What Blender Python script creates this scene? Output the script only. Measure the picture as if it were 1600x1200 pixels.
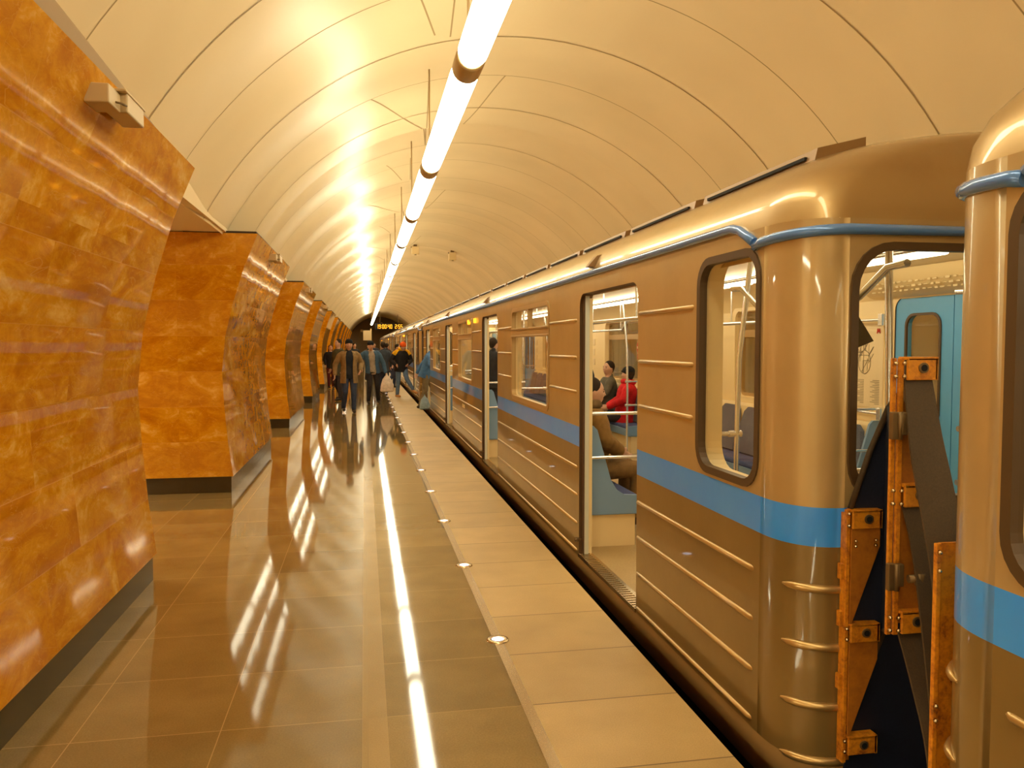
import bpy, bmesh, math, random
from mathutils import Vector, Matrix
from mathutils.geometry import tessellate_polygon
PI = math.pi
random.seed(7)
S = bpy.context.scene
for o in list(bpy.data.objects): bpy.data.objects.remove(o)
COL = S.collection

# ------------------------------------------------------------------ camera, exposure, world
cd = bpy.data.cameras.new('camera'); cam = bpy.data.objects.new('camera', cd); COL.objects.link(cam)
cd.sensor_fit = 'HORIZONTAL'; cd.sensor_width = 36.0; cd.lens = 36.0 * 1250 / 1600
cd.clip_start = 0.05; cd.clip_end = 400
r_ = Vector((0.9833896, -0.18150727, 0)); u_ = Vector((0.00899171, 0.04871624, 0.99877219)); w_ = Vector((0.18128441, 0.98218218, -0.0495391))
cam.matrix_world = Matrix(((r_.x, u_.x, -w_.x, 0), (r_.y, u_.y, -w_.y, 0), (r_.z, u_.z, -w_.z, 1.63), (0, 0, 0, 1)))
S.camera = cam
S.view_settings.view_transform = 'Standard'; S.view_settings.look = 'None'
S.view_settings.gamma = 1.0; S.view_settings.use_curve_mapping = False
S.view_settings.exposure = 0.0
wd = bpy.data.worlds.new('world'); S.world = wd; wd.use_nodes = True
wd.node_tree.nodes['Background'].inputs[0].default_value = (0.10, 0.06, 0.025, 1)
wd.node_tree.nodes['Background'].inputs[1].default_value = 0.3
TUBE_COL = (1.0, 0.93, 0.66); TUBE_STR = 12.8
CABIN_COL = (1.0, 0.86, 0.58); CABIN_STR = 7.0

# ------------------------------------------------------------------ materials
def WC(c): return (c[0], c[1] * 0.83, c[2] * 0.56)      # puts part of the lamps' warm tint into the surface colours
def mat(name, col, rough=0.5, metal=0.0, spec=0.5, coat=0.0, coat_rough=0.05, cool=False):
    if not cool: col = WC(col)
    m = bpy.data.materials.new(name); m.use_nodes = True
    b = m.node_tree.nodes['Principled BSDF']
    b.inputs['Base Color'].default_value = (*col, 1); b.inputs['Roughness'].default_value = rough
    b.inputs['Metallic'].default_value = metal; b.inputs['Specular IOR Level'].default_value = spec
    b.inputs['Coat Weight'].default_value = coat; b.inputs['Coat Roughness'].default_value = coat_rough
    return m
class NT:
    def __init__(s, m, cool=False): s.cool = cool; s.t = m.node_tree; s.b = s.t.nodes['Principled BSDF']
    def n(s, ty, **kw):
        q = s.t.nodes.new(ty)
        for k, v in kw.items(): setattr(q, k, v)
        return q
    def l(s, a, b): s.t.links.new(a, b)
    def coord(s): return s.n('ShaderNodeTexCoord').outputs['Object']
    def math(s, op, a, b=None, c=None):
        q = s.n('ShaderNodeMath', operation=op)
        for i, v in enumerate((a, b, c)):
            if v is None: continue
            if isinstance(v, (int, float)): q.inputs[i].default_value = v
            else: s.l(v, q.inputs[i])
        return q.outputs[0]
    def noise(s, vec, scale, detail=4, rough=0.6, dist=0.0):
        q = s.n('ShaderNodeTexNoise'); q.inputs['Scale'].default_value = scale; q.inputs['Detail'].default_value = detail
        q.inputs['Roughness'].default_value = rough; q.inputs['Distortion'].default_value = dist; s.l(vec, q.inputs['Vector']); return q.outputs['Fac']
    def ramp(s, f, stops, cool=False):
        if not (cool or s.cool): stops = [(p, WC(c)) for p, c in stops]
        q = s.n('ShaderNodeValToRGB'); e = q.color_ramp.elements
        while len(e) < len(stops): e.new(0.5)
        for i, (p, c) in enumerate(stops): e[i].position = p; e[i].color = (*c, 1)
        s.l(f, q.inputs[0]); return q.outputs[0]
    def mix(s, f, a, b, bt='MIX'):
        q = s.n('ShaderNodeMix', data_type='RGBA', blend_type=bt)
        for i, v in ((0, f), (6, a), (7, b)):
            if isinstance(v, (int, float)): q.inputs[i].default_value = v
            elif isinstance(v, tuple): q.inputs[i].default_value = (*(v if s.cool else WC(v)), 1)
            else: s.l(v, q.inputs[i])
        return q.outputs[2]
    def bump(s, h, st, dist=0.01):
        q = s.n('ShaderNodeBump'); q.inputs['Strength'].default_value = st; q.inputs['Distance'].default_value = dist
        s.l(h, q.inputs['Height']); s.l(q.outputs[0], s.b.inputs['Normal']); return q
def speckle(name, c1, c2, scale, rough, spec=0.5, tile=None, grout=None, coat=0.0, var=0.25, off=(0, 0), bumpst=0.0, gw=0.004, cool=False):
    """granite: fine grain + clouding + per tile tone + grout lines"""
    m = mat(name, c1, rough, 0, spec, coat, cool=cool); N = NT(m, cool); co = N.coord()
    f = N.noise(co, scale, 3, 0.7); g = N.noise(co, 3.0, 3, 0.5)
    fac = N.math('ADD', N.math('MULTIPLY', f, 0.55), N.math('MULTIPLY', g, 0.45))
    c = N.ramp(fac, [(0.36, c1), (0.64, c2)])
    if tile:
        sx = N.n('ShaderNodeSeparateXYZ'); N.l(co, sx.inputs[0])
        tx = N.math('DIVIDE', N.math('SUBTRACT', sx.outputs[0], off[0]), tile[0]); ty = N.math('DIVIDE', N.math('SUBTRACT', sx.outputs[1], off[1]), tile[1])
        cb = N.n('ShaderNodeCombineXYZ'); N.l(N.math('FLOOR', tx), cb.inputs[0]); N.l(N.math('FLOOR', ty), cb.inputs[1])
        wn = N.n('ShaderNodeTexWhiteNoise', noise_dimensions='2D'); N.l(cb.outputs[0], wn.inputs['Vector'])
        v = N.math('ADD', N.math('MULTIPLY', wn.outputs[0], var), 1 - var / 2)
        c = N.mix(1.0, c, v, 'MULTIPLY')
        q = N.t.nodes[-1]
        ex = N.math('MULTIPLY', N.math('PINGPONG', tx, 0.5), tile[0]); ey = N.math('MULTIPLY', N.math('PINGPONG', ty, 0.5), tile[1])
        e = N.math('LESS_THAN', N.math('MINIMUM', ex, ey), gw)
        if grout: c = N.mix(e, c, grout)
    N.l(c, N.b.inputs['Base Color'])
    rr = N.math('ADD', N.math('MULTIPLY', g, 0.05), rough - 0.025); N.l(rr, N.b.inputs['Roughness'])
    if bumpst: N.bump(f, bumpst, 0.002)
    return m
def emis(name, col, st):
    m = bpy.data.materials.new(name); m.use_nodes = True; t = m.node_tree; t.nodes.clear()
    e = t.nodes.new('ShaderNodeEmission'); e.inputs[0].default_value = (*col, 1); e.inputs[1].default_value = st
    o = t.nodes.new('ShaderNodeOutputMaterial'); t.links.new(e.outputs[0], o.inputs[0]); return m
def glassmat(name, tint=(0.95, 0.95, 0.9), fac=0.10):
    m = bpy.data.materials.new(name); m.use_nodes = True; t = m.node_tree; t.nodes.clear()
    a = t.nodes.new('ShaderNodeBsdfTransparent'); a.inputs[0].default_value = (*tint, 1)
    g = t.nodes.new('ShaderNodeBsdfGlossy'); g.inputs['Roughness'].default_value = 0.03
    lw0 = t.nodes.new('ShaderNodeLayerWeight'); pw = t.nodes.new('ShaderNodeMath'); pw.operation = 'POWER'; pw.inputs[1].default_value = 4.5
    t.links.new(lw0.outputs['Facing'], pw.inputs[0]); lw = t.nodes.new('ShaderNodeMath'); lw.operation = 'MULTIPLY_ADD'; lw.inputs[1].default_value = 0.9; lw.inputs[2].default_value = 0.05; t.links.new(pw.outputs[0], lw.inputs[0])
    mx = t.nodes.new('ShaderNodeMixShader'); o = t.nodes.new('ShaderNodeOutputMaterial')
    t.links.new(lw.outputs[0], mx.inputs[0]); t.links.new(a.outputs[0], mx.inputs[1]); t.links.new(g.outputs[0], mx.inputs[2]); t.links.new(mx.outputs[0], o.inputs[0])
    return m

M = {}
def marble():
    m = mat('orange_marble', (0.6, 0.25, 0.02), 0.04, 0, 0.38, 0.0); N = NT(m); co = N.coord()
    sx = N.n('ShaderNodeSeparateXYZ'); N.l(co, sx.inputs[0])
    tz = N.math('FLOOR', N.math('DIVIDE', N.math('SUBTRACT', sx.outputs[2], 0.18), 0.385))
    ys = N.math('ADD', N.math('DIVIDE', sx.outputs[1], 0.965), N.math('MULTIPLY', tz, 0.5)); ty = N.math('FLOOR', ys)
    xs = N.math('DIVIDE', sx.outputs[0], 0.62); tx = N.math('FLOOR', xs)
    cb = N.n('ShaderNodeCombineXYZ'); N.l(tx, cb.inputs[0]); N.l(ty, cb.inputs[1]); N.l(tz, cb.inputs[2])
    wn = N.n('ShaderNodeTexWhiteNoise', noise_dimensions='3D'); N.l(cb.outputs[0], wn.inputs['Vector'])
    ad = N.n('ShaderNodeVectorMath', operation='MULTIPLY_ADD'); N.l(wn.outputs['Color'], ad.inputs[0]); ad.inputs[1].default_value = (9, 9, 9); N.l(co, ad.inputs[2])
    mp = N.n('ShaderNodeMapping'); mp.inputs['Scale'].default_value = (1, 0.8, 1.7); N.l(ad.outputs[0], mp.inputs[0])
    n1 = N.noise(mp.outputs[0], 2.1, 8, 0.66, 1.1); n2 = N.noise(mp.outputs[0], 11, 6, 0.72, 0.8)
    f = N.math('ADD', N.math('MULTIPLY', n1, 0.72), N.math('MULTIPLY', n2, 0.28))
    c = N.ramp(f, [(0.31, (0.44, 0.165, 0.003)), (0.45, (0.56, 0.235, 0.004)), (0.55, (0.68, 0.35, 0.014)), (0.66, (0.84, 0.58, 0.18))])
    v = N.math('ADD', N.math('MULTIPLY', wn.outputs[0], 0.10), 0.95); c = N.mix(1.0, c, v, 'MULTIPLY')
    w1 = N.noise(mp.outputs[0], 2.6, 3, 0.5, 2.2); vein = N.math('LESS_THAN', N.math('ABSOLUTE', N.math('SUBTRACT', w1, 0.5)), 0.006)
    c = N.mix(N.math('MULTIPLY', vein, 0.35), c, (0.74, 0.46, 0.12))
    e = N.math('LESS_THAN', N.math('PINGPONG', ys, 0.5), 0.003)
    ez = N.math('LESS_THAN', N.math('PINGPONG', N.math('DIVIDE', N.math('SUBTRACT', sx.outputs[2], 0.18), 0.385), 0.5), 0.006)
    c = N.mix(N.math('MULTIPLY', N.math('MAXIMUM', N.math('MULTIPLY', e, 0.35), ez), 0.4), c, (0.75, 0.45, 0.13))
    N.l(c, N.b.inputs['Base Color'])
    N.bump(N.noise(co, 1.6, 1, 0.5), 0.10, 0.02)
    return m
M['marble'] = marble()
M['plinth'] = speckle('dark_granite', (0.030, 0.026, 0.018), (0.06, 0.05, 0.035), 150, 0.14, 0.5)
M['floor'] = speckle('polished_granite', (0.21, 0.165, 0.085), (0.30, 0.24, 0.13), 130, 0.055, 0.75, (0.59, 0.59), (0.42, 0.33, 0.2), var=0.22, off=(-0.02, 0.52), gw=0.0022)
M['floor2'] = speckle('polished_granite_band', (0.21, 0.165, 0.085), (0.30, 0.24, 0.13), 130, 0.055, 0.75, (30, 0.59), (0.42, 0.33, 0.2), var=0.22, off=(-4, 0.52), gw=0.0018)
M['inlay'] = speckle('beige_inlay', (0.31, 0.24, 0.125), (0.39, 0.31, 0.17), 140, 0.14, 0.5, (3, 0.59), (0.34, 0.27, 0.15), var=0.08, off=(0, 0.52))
M['edge'] = speckle('edge_granite', (0.46, 0.37, 0.22), (0.60, 0.50, 0.32), 160, 0.42, 0.35, (30, 0.59), (0.22, 0.17, 0.1), var=0.12, off=(-4, 0.52), bumpst=0.3)
def ceilmat():
    m = mat('ceiling_panel', (0.86, 0.82, 0.72), 0.25, 0, 0.13); N = NT(m); co = N.coord()
    n = N.noise(co, 0.9, 2, 0.5); c = N.ramp(n, [(0.3, (0.83, 0.785, 0.68)), (0.7, (0.89, 0.85, 0.75))]); N.l(c, N.b.inputs['Base Color'])
    return m
M['ceiling'] = ceilmat()
M['seam'] = mat('seam_shadow_gap', (0.40, 0.32, 0.20), 0.8)
M['soffit'] = mat('soffit_plaster', (0.80, 0.74, 0.62), 0.7)
M['darkgap'] = mat('gap_shade', (0.035, 0.025, 0.015), 0.8)
M['black'] = mat('black', (0.006, 0.006, 0.008), 0.8)
M['trackbed'] = mat('track_bed', (0.012, 0.010, 0.009), 0.9)
M['hallwall'] = mat('hall_wall', (0.7, 0.6, 0.42), 0.6)
M['steel'] = mat('brushed_steel', (0.62, 0.58, 0.52), 0.25, 1.0)
M['rail'] = mat('satin_steel_strip', (0.50, 0.44, 0.36), 0.22, 0.7)
M['chrome'] = mat('chrome', (0.85, 0.86, 0.88), 0.2, 0.85, cool=True)
M['collar'] = mat('bronze_collar', (0.50, 0.40, 0.26), 0.4, 0.4)
M['tube'] = emis('lit_tube', TUBE_COL, TUBE_STR)
M['led'] = emis('lit_floor_lens', (0.80, 0.85, 1.0), 3.0)
M['cabinlight'] = emis('lit_cabin_diffuser', CABIN_COL, CABIN_STR)
M['halllight'] = emis('lit_hall_panel', TUBE_COL, 60.0)
M['amber'] = emis('lit_amber', (1.0, 0.36, 0.02), 2.6)
M['red'] = emis('lit_red', (1.0, 0.10, 0.01), 2.0)
def paint():
    m = mat('brown_gold_paint', (0.40, 0.29, 0.15), 0.36, 0.7, 0.5, 0.7, 0.04); N = NT(m); co = N.coord()
    sx = N.n('ShaderNodeSeparateXYZ'); N.l(co, sx.inputs[0]); z = sx.outputs[2]
    a = N.math('GREATER_THAN', z, 0.862); b = N.math('LESS_THAN', z, 1.012); s_ = N.math('MULTIPLY', a, b)
    n = N.noise(co, 2.2, 5, 0.6); n2 = N.noise(co, 40, 3, 0.6)
    base = N.ramp(n, [(0.3, (0.49, 0.40, 0.24)), (0.7, (0.57, 0.475, 0.30))])
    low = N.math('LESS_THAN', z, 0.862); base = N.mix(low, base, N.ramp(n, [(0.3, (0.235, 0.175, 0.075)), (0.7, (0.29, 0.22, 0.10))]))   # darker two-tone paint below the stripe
    # grime that has settled on the roof ends and below the roof edge
    yy = N.math('ABSOLUTE', N.math('SUBTRACT', sx.outputs[1], 9.96)); g1 = N.n('ShaderNodeMapRange'); N.l(yy, g1.inputs[0]); g1.inputs[1].default_value = 9.1; g1.inputs[2].default_value = 9.85
    g2 = N.n('ShaderNodeMapRange'); N.l(z, g2.inputs[0]); g2.inputs[1].default_value = 2.04; g2.inputs[2].default_value = 2.30
    gr = N.math('MULTIPLY', N.math('MULTIPLY', g1.outputs[0], g2.outputs[0]), N.math('ADD', N.math('MULTIPLY', n, 0.9), 0.15))
    base = N.mix(gr, base, (0.22, 0.12, 0.05))
    c = N.mix(s_, base, N.ramp(n, [(0.3, (0.035, 0.30, 1.0)), (0.7, (0.055, 0.35, 1.0))], True)); N.l(N.math('MULTIPLY', N.math('SUBTRACT', 1.0, s_), N.math('ADD', 0.32, N.math('MULTIPLY', N.math('GREATER_THAN', z, 2.1), 0.25))), N.b.inputs['Metallic'])
    N.l(c, N.b.inputs['Base Color']); N.l(N.math('ADD', N.math('MULTIPLY', n2, 0.08), 0.30), N.b.inputs['Roughness'])
    N.bump(N.noise(co, 3.0, 2, 0.5), 0.12, 0.02)
    return m
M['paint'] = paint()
M['roofpaint'] = mat('brown_trim_paint', (0.26, 0.17, 0.09), 0.4, 0.2, 0.5, 0.3)
M['rib'] = mat('brown_gold_rib_paint', (0.58, 0.46, 0.25), 0.32, 0.7, 0.5, 0.5, 0.1)
M['rubber'] = mat('brown_rubber_seal', (0.085, 0.055, 0.03), 0.45)
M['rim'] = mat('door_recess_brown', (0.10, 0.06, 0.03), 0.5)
M['skirt'] = mat('skirt_paint', (0.40, 0.29, 0.15), 0.4, 0.0, 0.5, 0.4)
M['gutter'] = mat('blue_gutter_paint', (0.10, 0.25, 0.62), 0.22, 0.2, 0.5, 0.9, cool=True)
M['alu'] = mat('painted_window_bar', (0.46, 0.35, 0.20), 0.35, 0.3)
M['lining'] = mat('cream_cabin_lining', (0.86, 0.80, 0.62), 0.4)
M['leaf'] = mat('pale_door_leaf', (0.60, 0.60, 0.50), 0.4, cool=True)
M['blue_door'] = mat('light_blue_door', (0.10, 0.38, 0.72), 0.35, 0, 0.5, 0.3, cool=True)
M['cabfloor'] = speckle('cabin_lino', (0.36, 0.29, 0.17), (0.46, 0.38, 0.24), 60, 0.45)
M['seat_shell'] = mat('blue_grey_seat_shell', (0.20, 0.33, 0.52), 0.4, cool=True)
M['seat_pad'] = speckle('navy_seat_cloth', (0.035, 0.055, 0.16), (0.08, 0.10, 0.24), 90, 0.9, cool=True)
M['seat_back'] = speckle('grey_seat_cloth', (0.085, 0.095, 0.13), (0.14, 0.15, 0.19), 90, 0.9, cool=True)
M['glass'] = glassmat('window_glass')
def yellow():
    m = mat('chipped_yellow_paint', (0.7, 0.33, 0.02), 0.45); N = NT(m); co = N.coord()
    n = N.noise(co, 14, 5, 0.7); n2 = N.noise(co, 60, 4, 0.7)
    f = N.math('ADD', N.math('MULTIPLY', n, 0.6), N.math('MULTIPLY', n2, 0.4))
    c = N.ramp(f, [(0.34, (0.13, 0.045, 0.012)), (0.43, (0.50, 0.19, 0.015)), (0.55, (0.74, 0.34, 0.022))]); N.l(c, N.b.inputs['Base Color'])
    return m
M['yellow'] = yellow()
M['rustsheet'] = speckle('rusty_orange_sheet', (0.32, 0.12, 0.015), (0.50, 0.21, 0.02), 25, 0.55)
M['webbing'] = speckle('dark_rubber_webbing', (0.050, 0.036, 0.022), (0.085, 0.060, 0.036), 200, 0.65)
M['navyrubber_shade'] = speckle('navy_black_rubber_and_shade', (0.006, 0.009, 0.025), (0.012, 0.016, 0.040), 120, 0.6, cool=True)
M['castiron'] = mat('worn_hinge_metal', (0.20, 0.15, 0.09), 0.5, 0.6)
M['cream_box'] = mat('cream_camera_housing', (0.62, 0.55, 0.42), 0.45)
M['paper'] = mat('poster_paper', (0.80, 0.77, 0.68), 0.5)
M['inkpale'] = mat('pale_print', (0.66, 0.61, 0.48), 0.6)
M['inkgrey'] = mat('poster_ink', (0.30, 0.28, 0.26), 0.6)
M['inkred'] = mat('red_ink', (0.55, 0.03, 0.02), 0.5)
M['screen'] = mat('dark_screen', (0.05, 0.04, 0.025), 0.25)

# ------------------------------------------------------------------ mesh builder
class MB:
    def __init__(s): s.v = []; s.f = []; s.m = []; s.sm = []
    def add(s, vs, fs, m=0, smooth=False):
        o = len(s.v); s.v += [tuple(v) for v in vs]
        for f in fs: s.f.append(tuple(i + o for i in f)); s.m.append(m); s.sm.append(smooth)
        return s
    def box(s, x0, x1, y0, y1, z0, z1, m=0):
        vs = [(x, y, z) for x in (x0, x1) for y in (y0, y1) for z in (z0, z1)]
        return s.add(vs, [(0, 1, 3, 2), (4, 6, 7, 5), (0, 4, 5, 1), (2, 3, 7, 6), (0, 2, 6, 4), (1, 5, 7, 3)], m)
    def bevbox(s, x0, x1, y0, y1, z0, z1, b, m=0):
        bm = bmesh.new(); bmesh.ops.create_cube(bm, size=1)
        for v in bm.verts: v.co = Vector(((x0 + x1) / 2 + v.co.x * (x1 - x0), (y0 + y1) / 2 + v.co.y * (y1 - y0), (z0 + z1) / 2 + v.co.z * (z1 - z0)))
        bmesh.ops.bevel(bm, geom=list(bm.edges), offset=b, segments=2, affect='EDGES', profile=0.5)
        bm.verts.index_update(); s.add([v.co.copy() for v in bm.verts], [[v.index for v in f.verts] for f in bm.faces], m, False); bm.free(); return s
    def tube(s, pts, r, n=10, m=0, caps=True, smooth=True, rz=None):
        pts = [Vector(p) for p in pts]; rings = []; up = None
        rs = r if isinstance(r, (list, tuple)) else [r] * len(pts)
        for i, p in enumerate(pts):
            a = pts[max(i - 1, 0)]; b = pts[min(i + 1, len(pts) - 1)]; t = (b - a).normalized()
            if up is None: up = Vector((0, 0, 1)) if abs(t.z) < 0.9 else Vector((0, 1, 0))
            x = t.cross(up).normalized(); up = x.cross(t).normalized()
            rings.append([p + (x * math.cos(2 * PI * k / n) + up * math.sin(2 * PI * k / n) * (rz or 1)) * rs[i] for k in range(n)])
        vs = [v for q in rings for v in q]; fs = []
        for i in range(len(pts) - 1):
            for k in range(n): fs.append((i * n + k, i * n + (k + 1) % n, (i + 1) * n + (k + 1) % n, (i + 1) * n + k))
        s.add(vs, fs, m, smooth)
        if caps: s.add(rings[0], [tuple(range(n))[::-1]], m); s.add(rings[-1], [tuple(range(n))], m)
        return s
    def disc(s, c, r, n, ax, h, m=0, m2=None, r2=None):
        c = Vector(c); d = Vector([1 if i == ax else 0 for i in range(3)])
        return s.tube([c, c + d * h], [r, r if r2 is None else r2], n, m, True, True)
    def sweep(s, prof, path, m=0, smooth=False, closed=True, caps=True):
        """prof: (side, up) offsets; path points; side is horizontal normal"""
        path = [Vector(p) for p in path]; n = len(prof); rings = []
        for i, p in enumerate(path):
            a = path[max(i - 1, 0)]; b = path[min(i + 1, len(path) - 1)]; t = (b - a).normalized()
            x = t.cross(Vector((0, 0, 1))).normalized(); u = x.cross(t).normalized()
            rings.append([p + x * q[0] + u * q[1] for q in prof])
        fs = []
        for i in range(len(path) - 1):
            for k in range(n if closed else n - 1): fs.append((i * n + k, i * n + (k + 1) % n, (i + 1) * n + (k + 1) % n, (i + 1) * n + k))
        s.add([v for q in rings for v in q], fs, m, smooth)
        if caps and closed: s.add(rings[0], [tuple(range(n))[::-1]], m); s.add(rings[-1], [tuple(range(n))], m)
        return s
    def slab(s, outer, holes, fn, d0, d1, m0=0, m1=0, mr=0, mh=None):
        """plate with holes: fn(u, v, d) -> xyz"""
        loops = [outer] + list(holes); flat = [p for l in loops for p in l]
        tri = tessellate_polygon([[Vector((p[0], p[1], 0)) for p in l] for l in loops])
        s.add([fn(p[0], p[1], d0) for p in flat], tri, m0); s.add([fn(p[0], p[1], d1) for p in flat], tri, m1)
        for li, l in enumerate(loops):
            n = len(l); vs = [fn(p[0], p[1], d0) for p in l] + [fn(p[0], p[1], d1) for p in l]
            mm = mr if li == 0 or mh is None else mh[li - 1]
            s.add(vs, [(i, (i + 1) % n, n + (i + 1) % n, n + i) for i in range(n)], mm)
        return s
    def build(s, name, mats, parent=None, recalc=True):
        me = bpy.data.meshes.new(name); me.from_pydata(s.v, [], s.f)
        if not isinstance(mats, (list, tuple)): mats = [mats]
        for q in mats: me.materials.append(q)
        me.polygons.foreach_set('material_index', s.m); me.polygons.foreach_set('use_smooth', s.sm)
        if recalc:
            bm = bmesh.new(); bm.from_mesh(me); bmesh.ops.remove_doubles(bm, verts=bm.verts, dist=1e-5)
            bmesh.ops.recalc_face_normals(bm, faces=bm.faces); bm.to_mesh(me); bm.free()
        me.update(); o = bpy.data.objects.new(name, me); COL.objects.link(o)
        if parent: o.parent = parent
        return o
def rrect(x0, x1, y0, y1, r, n=6):
    rr = r if isinstance(r, (list, tuple)) else [r] * 4; pts = []   # corners: (x1,y0),(x1,y1),(x0,y1),(x0,y0)
    for k, (cx, cy, a0) in enumerate(((x1, y0, -90), (x1, y1, 0), (x0, y1, 90), (x0, y0, 180))):
        q = rr[k]; sx = -1 if cx == x1 else 1; sy = 1 if cy == y0 else -1
        if q < 1e-4: pts.append((cx, cy)); continue
        for i in range(n + 1):
            a = math.radians(a0 + 90 * i / n); pts.append((cx + sx * q + q * math.cos(a), cy + sy * q + q * math.sin(a)))
    return pts
def tag(o, label=None, cat=None, group=None, kind=None):
    for k, v in (('label', label), ('category', cat), ('group', group), ('kind', kind)):
        if v: o[k] = v
    return o
def empty(name, loc, rz=0):
    o = bpy.data.objects.new(name, None); COL.objects.link(o); o.location = loc; o.rotation_euler = (0, 0, rz); o.empty_display_size = 0.2; return o
def kids(o): return [c for c in KID.get(o.name, [])]
def copy_tree(o, parent=None):
    c = o.copy(); COL.objects.link(c)
    if parent: c.parent = parent
    for ch in [q for q in list(COL.objects) if q.parent == o]: copy_tree(ch, c)
    return c

# ------------------------------------------------------------------ the setting
YB, YE = -16.0, 92.0
mb = MB()
mb.box(-9.5, -0.02, YB, YE, -0.25, 0, 0); mb.box(-0.02, 0.085, YB, YE, -0.25, 0, 1); mb.box(0.085, 0.685, YB, YE, -0.25, 0, 2)
fl = mb.build('floor', [M['floor'], M['inlay'], M['floor2']], recalc=False); tag(fl, 'polished brown granite platform floor with beige inlay strip', 'floor', kind='structure')
mb = MB(); mb.box(0.735, 1.425, YB, YE, -0.25, 0)
tag(mb.build('trim_1', M['edge'], recalc=False), 'rough beige granite slabs along the platform edge', 'trim', kind='structure')
mb = MB(); mb.box(0.685, 0.735, YB, YE, -0.25, 0.002)
tag(mb.build('trim_2', M['rail'], recalc=False), 'satin metal guide strip let into the floor', 'trim', kind='structure')
mb = MB(); mb.box(1.40, 1.42, YB, YE, -1.3, -0.25); mb.box(1.30, 1.41, YB, YE, -1.3, -0.25)
tag(mb.build('wall_right', M['trackbed'], recalc=False), 'dark wall below the platform edge', 'wall', kind='structure')
mb = MB(); mb.box(1.40, 5.3, YB, YE + 12, -1.5, -1.3)
for x in (2.17, 3.69): mb.box(x - 0.035, x + 0.035, YB, YE + 12, -1.3, -1.13)
tag(mb.build('track_bed', M['trackbed'], recalc=False), 'dark track bed with two rails under the train', 'track bed', kind='structure')

XC, ZC, RR = 1.64, 1.20, 3.57; KINK = 4.10; PER = 6.95; AMP = 0.20
A0 = math.atan2(2.84 - ZC, -1.54 - XC); A1 = -math.asin(min(1, (ZC + 1.4) / RR)) if ZC + 1.4 < RR else -PI / 4
def rad(u): return RR + AMP * (0.6 - 1.2 * u + 0.35 * math.sin(3 * 2 * PI * u) * 0.25)
def vault(a, Y, R): return (XC + R * math.cos(a), Y, ZC + R * math.sin(a))
mb = MB(); NA = 72; NY = 18
k = -3
while KINK + PER * k < YE:
    y0 = KINK + PER * k; vs = []; fs = []
    for j in range(NY + 1):
        u = j / NY; y = y0 + PER * u
        for i in range(NA + 1):
            a = A0 + (A1 - A0) * i / NA; R = rad(u); vs.append(vault(a, min(y, YE), R))
    for j in range(NY):
        for i in range(NA): fs.append((j * (NA + 1) + i, j * (NA + 1) + i + 1, (j + 1) * (NA + 1) + i + 1, (j + 1) * (NA + 1) + i))
    mb.add(vs, fs, 0, True)
    # lip between two bays
    ring = []; 
    for R in (rad(0), rad(1)):
        for i in range(NA + 1): ring.append(vault(A0 + (A1 - A0) * i / NA, y0, R))
    mb.add(ring, [(i, i + 1, NA + 2 + i, NA + 1 + i) for i in range(NA)], 0)
    # seams
    def Rat(y):
        return rad(((y - KINK) / PER) % 1.0) - 0.003
    for q in (0.55, 1.7, 2.85, 4.0, 5.15, 6.2):
        y = y0 + q
        if y > YE: continue
        vs = []; w = 0.007
        for i in range(NA + 1):
            a = A0 + (A1 - A0) * i / NA; vs += [vault(a, y - w, Rat(y)), vault(a, y + w, Rat(y))]
        mb.add(vs, [(2 * i, 2 * i + 1, 2 * i + 3, 2 * i + 2) for i in range(NA)], 1)
    def seamline(xa, ya, xb, yb, w=0.008):
        if yb > YE or ya < YB: return
        vs = []; n = 14
        for i in range(n + 1):
            t = i / n; x = xa + (xb - xa) * t; y = ya + (yb - ya) * t; R = Rat(y) - 0.001
            d = Vector((xb - xa, yb - ya)).normalized(); px, py = -d.y * w, d.x * w
            for sg in (-1, 1):
                X = x + sg * px; vs.append((X, y + sg * py, ZC + math.sqrt(R * R - (X - XC) ** 2)))
        mb.add(vs, [(2 * i, 2 * i + 1, 2 * i + 3, 2 * i + 2) for i in range(n)], 1)
    b = y0 + 5.15
    seamline(0.10, b, 0.80, b + 1.78); seamline(0.80, b + 1.80, 0.97, b + 3.5)
    seamline(0.75, b, 0.86, b + 1.78); seamline(0.86, b + 1.82, 0.97, b + 3.5)
    seamline(1.63, b, 1.36, b + 1.78); seamline(1.36, b + 1.82, 1.10, b + 3.5)
    seamline(0.39, b + 4.3, 0.7, b + 5.6); seamline(0.78, b + 4.2, 0.86, b + 5.7)
    k += 1
ce = mb.build('ceiling', [M['ceiling'], M['seam']], recalc=False)
tag(ce, 'cream barrel vault ceiling of glossy ring panels', 'ceiling', kind='structure')
mb = MB(); mb.box(-9.5, -1.46, YB, YE, 2.845, 3.05); 
tag(mb.build('trim_3', M['soffit'], recalc=False), 'grey soffit above the passages and pillars', 'trim', kind='structure')
# central hall seen through the passages
mb = MB(); mb.box(-9.7, -9.5, YB, YE, 0, 2.85); tag(mb.build('wall_left', M['hallwall'], recalc=False), 'pale far wall of the central hall', 'wall', kind='structure')
mb = MB(); mb.box(-9.7, 5.3, YB - 0.3, YB, -1.5, 5.2); tag(mb.build('wall_back', M['hallwall'], recalc=False), 'pale end wall behind the viewer', 'wall', kind='structure')

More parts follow.
